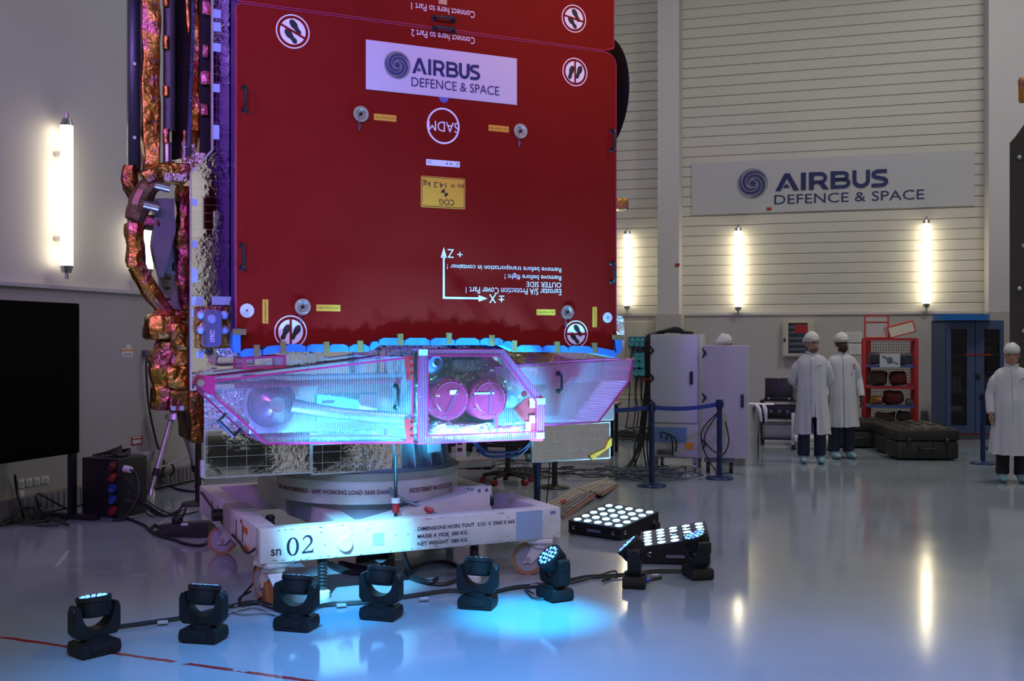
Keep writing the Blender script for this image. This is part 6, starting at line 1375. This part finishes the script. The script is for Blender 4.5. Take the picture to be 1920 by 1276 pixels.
# ================================================================ people
def skin_mat(n, c): return mat(n, c, .5, 0, .12, 18, .05, 60)
coatm = mat('coat_white', (.60, .62, .66), .75, 0, .05, 6, .25, 9); capm = mat('cap_white', (.66, .66, .63), .8, 0, .06, 30, .2, 60)
denim = mat('trousers_navy', (.012, .018, .045), .8, 0, .3, 14); darkt = mat('trousers_dark', (.008, .008, .011), .8, 0, .2, 14); shoe = mat('overshoe_blue', (.22, .40, .46), .6, 0, .15, 14, .4, 30)
eyew = mat('eye_white', (.6, .58, .55), .3); eyed = mat('eye_dark', (.02, .012, .01), .2)
def body_mesh(sk, k, arms, hs):
    """one closed surface: tapered limbs, trunk, neck, head and hands merged by a voxel remesh"""
    m = MB()
    def limb(pts, rs):
        for i in range(len(pts)-1):
            m.cyl(pts[i], pts[i+1], rs[i], rs[i+1], 14)
        for p, r in zip(pts, rs): m.ball(p, r, 12)
    for s in (-1, 1):
        limb([(s*.09, .0, .92), (s*.10, -.01, .50), (s*.105, .02, .10)], [.085, .058, .04])
        m.ball((s*.11, -.07, .045), (.045, .13, .042), 14)
    m.ball((0, 0, .98), (.165, .115, .16), 18); m.ball((0, -.01, 1.14), (.15, .11, .2), 18); m.ball((0, 0, 1.30), (.165, .11, .15), 18); limb([(-.15, 0, 1.375), (0, .005, 1.42), (.15, 0, 1.375)], [.045, .06, .045])
    limb([(0, .012, 1.42), (0, -.005, 1.56)], [.066, .056])
    hz = 1.625; yaw = Matrix.Rotation(hs.get('yaw', 0), 4, 'Z'); O = Vector((0, -.005, hz))
    def hb_(c, r): m.ball(O+yaw @ Vector(c), r, 18, yaw)
    hb_((0, .012, .035), (.077, .095, .092)); hb_((0, -.03, -.03), (.062, .066, .085)); hb_((0, -.062, -.085), (.03, .028, .026)); hb_((0, -.055, -.045), (.042, .04, .04))
    hb_((0, -.082, .024), (.05, .014, .012)); hb_((0, -.104, -.018), (.013, .02, .014)); hb_((0, -.094, .008), (.009, .012, .026))
    for s in (-1, 1):
        hb_((s*.079, .015, -.005), (.011, .02, .032)); hb_((s*.034, -.072, -.018), (.022, .018, .02)); hb_((s*.05, -.03, -.05), (.022, .04, .03)); hb_((s*.012, -.104, -.022), (.009, .011, .009))
    hb_((0, -.091, -.052), (.024, .011, .006)); hb_((0, -.089, -.062), (.021, .011, .007))
    for side, (S_, E_, W_, hd, pn) in arms.items():
        S_, E_, W_ = Vector(S_), Vector(E_), Vector(W_); limb([S_, E_, W_], [.05, .043, .03])
        d = Vector(hd).normalized(); n_ = Vector(pn).normalized(); sd = d.cross(n_).normalized()*(1 if side == 'r' else -1)
        for q in range(4): m.cyl(W_+sd*(q-1.5)*.012, W_+d*.085+sd*(q-1.5)*.019, .014, .012, 10)
        m.ball(W_+d*.05, (.03, .03, .03), 10)
        for q, L_ in enumerate((.066, .076, .072, .056)):
            b = W_+d*.085+sd*(q-1.5)*.0195; k1 = b+d*L_*.5-n_*.006; k2 = k1+(d*.8-n_*.55).normalized()*L_*.5
            limb([b, k1, k2], [.0105, .0095, .008])
        b = W_+d*.02-sd*.03; k1 = b+(d*.7-sd*.6-n_*.3).normalized()*.04; k2 = k1+(d*.95-sd*.2-n_*.4).normalized()*.034; limb([W_+d*.01-sd*.015, b, k1, k2], [.016, .014, .0115, .0095])
    o = m.build('person', sk, None, 0)
    md = o.modifiers.new('r', 'REMESH'); md.mode = 'VOXEL'; md.voxel_size = .0075
    sm = o.modifiers.new('s', 'SMOOTH'); sm.iterations = 2; sm.factor = .4
    bpy.context.view_layer.update(); me = bpy.data.meshes.new_from_object(o.evaluated_get(bpy.context.evaluated_depsgraph_get()))
    for f in me.polygons: f.use_smooth = True
    old = o.data; o.data = me; o.modifiers.clear(); bpy.data.meshes.remove(old); return o, O, yaw
def person(loc, rz, hgt, lab, sk, legm, arms, hs, coat, grp=None, slit=False, badge=None, beard=None, emb=None, feet=None):
    o, O, yaw = body_mesh(sk, 1, arms, hs); o.location = loc; o.rotation_euler = (0, 0, rz); s_ = hgt/1.765; o.scale = (s_, s_, s_); tag(o, lab, 'person', grp)
    m = MB()                                             # trousers
    for s in (-1, 1): m.tube([(s*.085, .0, .96), (s*.10, -.005, .72), (s*.105, -.01, .48), (s*.108, .012, .25), (s*.11, .015, .13), (s*.112, .012, .10)], [.105, .098, .083, .08, .083, .078], 18, smooth=3)
    m.ball((0, 0, .98), (.178, .128, .14), 18)
    for v in m.bm.verts:
        if v.co.z < .5: v.co += noise.noise_vector(v.co*14)*.006
    m.build('trousers', legm, o)
    for s in (-1, 1):
        m = MB(); m.ball((s*.115, -.075, .055), (.056, .155, .055), 20); m.ball((s*.112, .015, .095), (.058, .07, .045), 16)
        for v in m.bm.verts:
            v.co.z = max(.0, v.co.z)*.82; v.co += noise.noise_vector(v.co*30+Vector((s, 0, 0)))*.006
            v.co.z = max(0, v.co.z)
        m.build('overshoe', shoe, o)
    # coat: elliptical rings from collar to hem with soft folds
    W_, dep, hem = coat.get('w', 1), coat.get('d', 1), coat.get('hem', .42); m = MB(); t = bmesh.new()
    prof = [(1.515, .068, .066, .012), (1.49, .085, .08, .01), (1.465, .15, .095, .008), (1.42, .205, .118, .004), (1.34, .218, .132, 0), (1.22, .208, .134+.02*(dep-1), -.005*dep), (1.08, .205, .140*dep, -.012*dep), (.95, .212, .145*dep, -.01*dep), (.80, .222, .150*dep, -.008), (.64, .235, .158*dep, -.005), (hem+.04, .252, .168*dep, 0), (hem, .255, .170*dep, 0)]
    n = 72; rings = []
    for z, rx, ry, cy_ in prof:
        row = []; f = max(0, min(1, (1.2-z)/.7)); wx = W_ if z < 1.40 else 1+(W_-1)*.3
        for i in range(n):
            a = 2*math.pi*(i+.5)/n-math.pi/2; fold = 1+f*.06*math.sin(a*7+z*1.5+coat.get('ph', 0))+f*.04*math.sin(a*13+2*z+coat.get('ph', 0)*3)+.012*math.sin(a*9+z*22)
            p = Vector((rx*wx*math.cos(a)*fold, cy_+ry*math.sin(a)*fold, z)); p += noise.noise_vector(p*7)*.016*min(1, f+.35); row.append(t.verts.new(p))
        rings.append(row)
    for r_ in range(len(rings)-1):
        for i in range(n):
            if slit and prof[r_+1][0] < .66 and (i in (0, n-1) or (prof[r_+1][0] < .5 and i in (1, n-2))): continue
            t.faces.new((rings[r_][i], rings[r_+1][i], rings[r_+1][(i+1) % n], rings[r_][(i+1) % n]))
    bmesh.ops.recalc_face_normals(t, faces=t.faces); bmesh.ops.solidify(t, geom=t.faces[:], thickness=.006); m.add(t)
    for side, (S_, E_, K_, hd, pn) in arms.items():
        S_, E_, K_ = Vector(S_), Vector(E_), Vector(K_); q = MB()
        P = [S_+Vector((-.04 if S_.x > 0 else .04, 0, .015)), S_.lerp(E_, .35), S_.lerp(E_, .75), E_, E_.lerp(K_, .4), E_.lerp(K_, .85), E_.lerp(K_, .97)]
        m.tube(P, [.070, .078, .070, .066, .062, .054, .049], 16, smooth=4)
    for v in m.bm.verts:
        v.co += noise.noise_vector(v.co*16)*.004
    ct = m.build('coat', coatm, o, 50)
    m = MB(); m.tube([(.074*math.cos(a)*1.02, .012+.072*math.sin(a)-.004, 1.522-.012*max(0, -math.sin(a))) for a in [-math.pi/2+.25+i*(2*math.pi-.5)/20 for i in range(21)]], .013, 8); m.build('collar', coatm, ct)
    pts = [(0, cy_-ry-.012, z) for z, rx, ry, cy_ in prof if z < 1.47 and z > (.62 if slit else hem-.01)]
    m = MB(); A = [Vector((x-.024, y, z)) for x, y, z in pts]; B = [Vector((x+.024, y, z)) for x, y, z in pts]
    for i in range(len(A)-1): m.hull([A[i], B[i], B[i+1], A[i+1]], [p+Vector((0, .007, 0)) for p in (A[i], B[i], B[i+1], A[i+1])])
    m.build('placket', coatm, ct)
    if badge:
        m = MB(); m.box((.10*W_, -.150-.006*dep, 1.345), (.075, .006, .03), .002, rot=(R(4), 0, R(14))); b_ = m.build('name_badge', lblw, ct); m = MB(); m.box((.10*W_, -.154-.006*dep, 1.342), (.05, .004, .006), rot=(R(4), 0, R(14))); m.build('print', inkk, b_)
    if emb:
        m = MB(); t = bmesh.new(); bx = MB(); pts2 = [(.02, .02)]+arc(-.002, .018, .02, .016, 60, 270, 8)+arc(.0, -.014, .02, .016, 90, -120, 8)
        bx.ribbon([(x, z) for x, z in pts2], .012, 0, .004); me = bpy.data.meshes.new('t'); bx.bm.to_mesh(me); bx.bm.free(); t.from_mesh(me); m.add(t, Matrix.Translation((.13, -.142, 1.31)) @ Matrix.Rotation(R(34), 4, 'Z')); m.build('emblem', redp, ct)
    # head details
    hx = lambda c: O+yaw @ Vector(c)
    for s in (-1, 1):
        m = MB(); m.ball(hx((s*.031, -.0845, .004)), (.012, .008, .0048), 12, yaw); e = m.build('eye', eyew, o); m = MB(); m.ball(hx((s*.031, -.0905, .004)), (.0055, .003, .0047), 10, yaw); m.build('iris', eyed, e)
    m = MB()
    for s in (-1, 1): m.tube([hx((s*.012, -.097, .027)), hx((s*.033, -.094, .033)), hx((s*.056, -.080, .026))], [.005, .0065, .004], 8)
    m.build('eyebrow', hs['hair'], o)
    m = MB(); m.ball(hx((0, -.099, -.057)), (.020, .005, .0035), 10, yaw); m.build('mouth', hs['lip'], o)
    if beard:
        m = MB(); t = bmesh.new(); bmesh.ops.create_uvsphere(t, u_segments=24, v_segments=16, radius=1)
        bmesh.ops.delete(t, geom=[v for v in t.verts if v.co.z > -.18 or v.co.y > .35], context='VERTS'); m.add(t, Matrix.Translation(hx((0, -.036, -.04))) @ yaw @ Matrix.Diagonal((.068, .069, .084, 1))); m.build('beard', beard, o)
    m = MB(); t = bmesh.new(); bmesh.ops.create_uvsphere(t, u_segments=28, v_segments=18, radius=1)
    bmesh.ops.delete(t, geom=[v for v in t.verts if v.co.z < -.30], context='VERTS')
    for v in t.verts:
        k = 1+.05*math.sin(v.co.x*9+v.co.y*5)*max(0, v.co.z)+(.06 if v.co.z > -.1 else -.03); v.co = Vector((v.co.x*.094*k, v.co.y*.118*k+.018, v.co.z*.094*k+.068+.12*(-.018-v.co.y*.0)))
    for v in t.verts: aa = math.atan2(v.co.y-.018, v.co.x); q_ = max(0, 1-abs(v.co.z-.075)/.06); bk = max(0, v.co.y-.018)/.118; v.co.x *= 1+(.02+.05*bk)*q_+.015*q_*math.sin(aa*15); v.co.y = .018+(v.co.y-.018)*(1+(.14*bk-.02)*q_+.015*q_*math.sin(aa*15)); v.co.z += .012*max(0, v.co.z-.05)/.1; v.co.z -= max(0, v.co.y-.03)*.35; v.co += noise.noise_vector(v.co*28)*.007
    bmesh.ops.solidify(t, geom=t.faces[:], thickness=.003); m.add(t, Matrix.Translation(O) @ yaw); cp = m.build('cap', capm, o)
    m = MB(); m.tube([hx((.089*math.cos(a), .016+.112*math.sin(a), .044-max(0, .112*math.sin(a)-.01)*.35)) for a in [i*2*math.pi/28 for i in range(28)]], .006, 8, True); m.build('elastic_band', capm, cp)
    return o
hairb = mat('hair_black', (.012, .009, .008), .6); hairg = mat('hair_grey', (.10, .09, .085), .6)
skA = skin_mat('skin_light', (.46, .25, .17)); skB = skin_mat('skin_deep', (.075, .035, .022)); skC = skin_mat('skin_ruddy', (.44, .22, .155))
lipA = mat('lip_a', (.30, .10, .08), .45); lipB = mat('lip_b', (.06, .022, .018), .45)
behind = {'l': ((.165, .01, 1.375), (.245, .09, 1.14), (.10, .19, 1.0), (-.7, .0, -.5), (0, 1, 0)), 'r': ((-.165, .01, 1.375), (-.25, .09, 1.14), (-.10, .20, 1.0), (.7, .0, -.5), (0, 1, 0))}
down = {'l': ((.17, .01, 1.375), (.25, .03, 1.13), (.265, -.06, .88), (.02, -.1, -1), (1, 0, 0)), 'r': ((-.17, .01, 1.375), (-.25, .03, 1.13), (-.265, -.06, .88), (-.02, -.1, -1), (-1, 0, 0))}
down2 = {'l': ((.17, .01, 1.375), (.24, .04, 1.14), (.27, .0, .90), (.0, -.1, -1), (1, 0, 0)), 'r': ((-.17, .01, 1.375), (-.24, .04, 1.14), (-.27, -.02, .90), (-.0, -.1, -1), (-1, 0, 0))}
def front(px, py): return (fl(px, py).x, fl(px, py).y)
p = fl(1527, 869); person(Vector((p.x, p.y+.12, 0)), R(-10), 1.765, 'person in open white coat with hands behind the back, below the grey wall box', skA, denim, behind, dict(yaw=R(32), hair=hairb, lip=lipA), dict(w=.93, d=1.0, hem=.40), None, True, True, mat('beard_stubble', (.17, .095, .07), .7))
p = fl(1583, 860); person(Vector((p.x, p.y+.12, 0)), R(4), 1.76, 'person in white coat with a red chest emblem, half hidden by the man in front', skB, denim, down, dict(yaw=R(6), hair=hairb, lip=lipB), dict(w=.92, d=1.0, hem=.45, ph=2), None, False, False, mat('beard_dark', (.028, .014, .010), .7), True)
p = fl(1906, 905); person(Vector((p.x, p.y+.12, 0)), R(-14), 1.62, 'person in long buttoned white coat beside the blue cabinet, arms hanging down', skC, darkt, down, dict(yaw=R(-10), hair=hairg, lip=lipA), dict(w=1.05, d=1.25, hem=.36, ph=1), None, False, True)
person(Vector((2.99, 15.0, 0)), R(100), 1.74, 'person behind the grey cabinet, only white cap and coat back visible', skA, denim, down2, dict(yaw=0, hair=hairb, lip=lipA), dict(w=1.0, d=1.1, hem=.42, ph=3))
p = fl(889, 860); person(Vector((p.x, p.y+.1, 0)), R(-5), 1.76, 'person behind the satellite whose navy trousers show beside the silver case', skA, denim, down2, dict(yaw=0, hair=hairb, lip=lipA), dict(w=1.0, hem=.55, ph=4))
p = fl(976, 864); person(Vector((p.x, p.y+.1, 0)), R(8), 1.76, 'person behind the satellite whose black trousers show right of the chair column', skA, darkt, down2, dict(yaw=0, hair=hairb, lip=lipA), dict(w=1.0, hem=.55, ph=5))
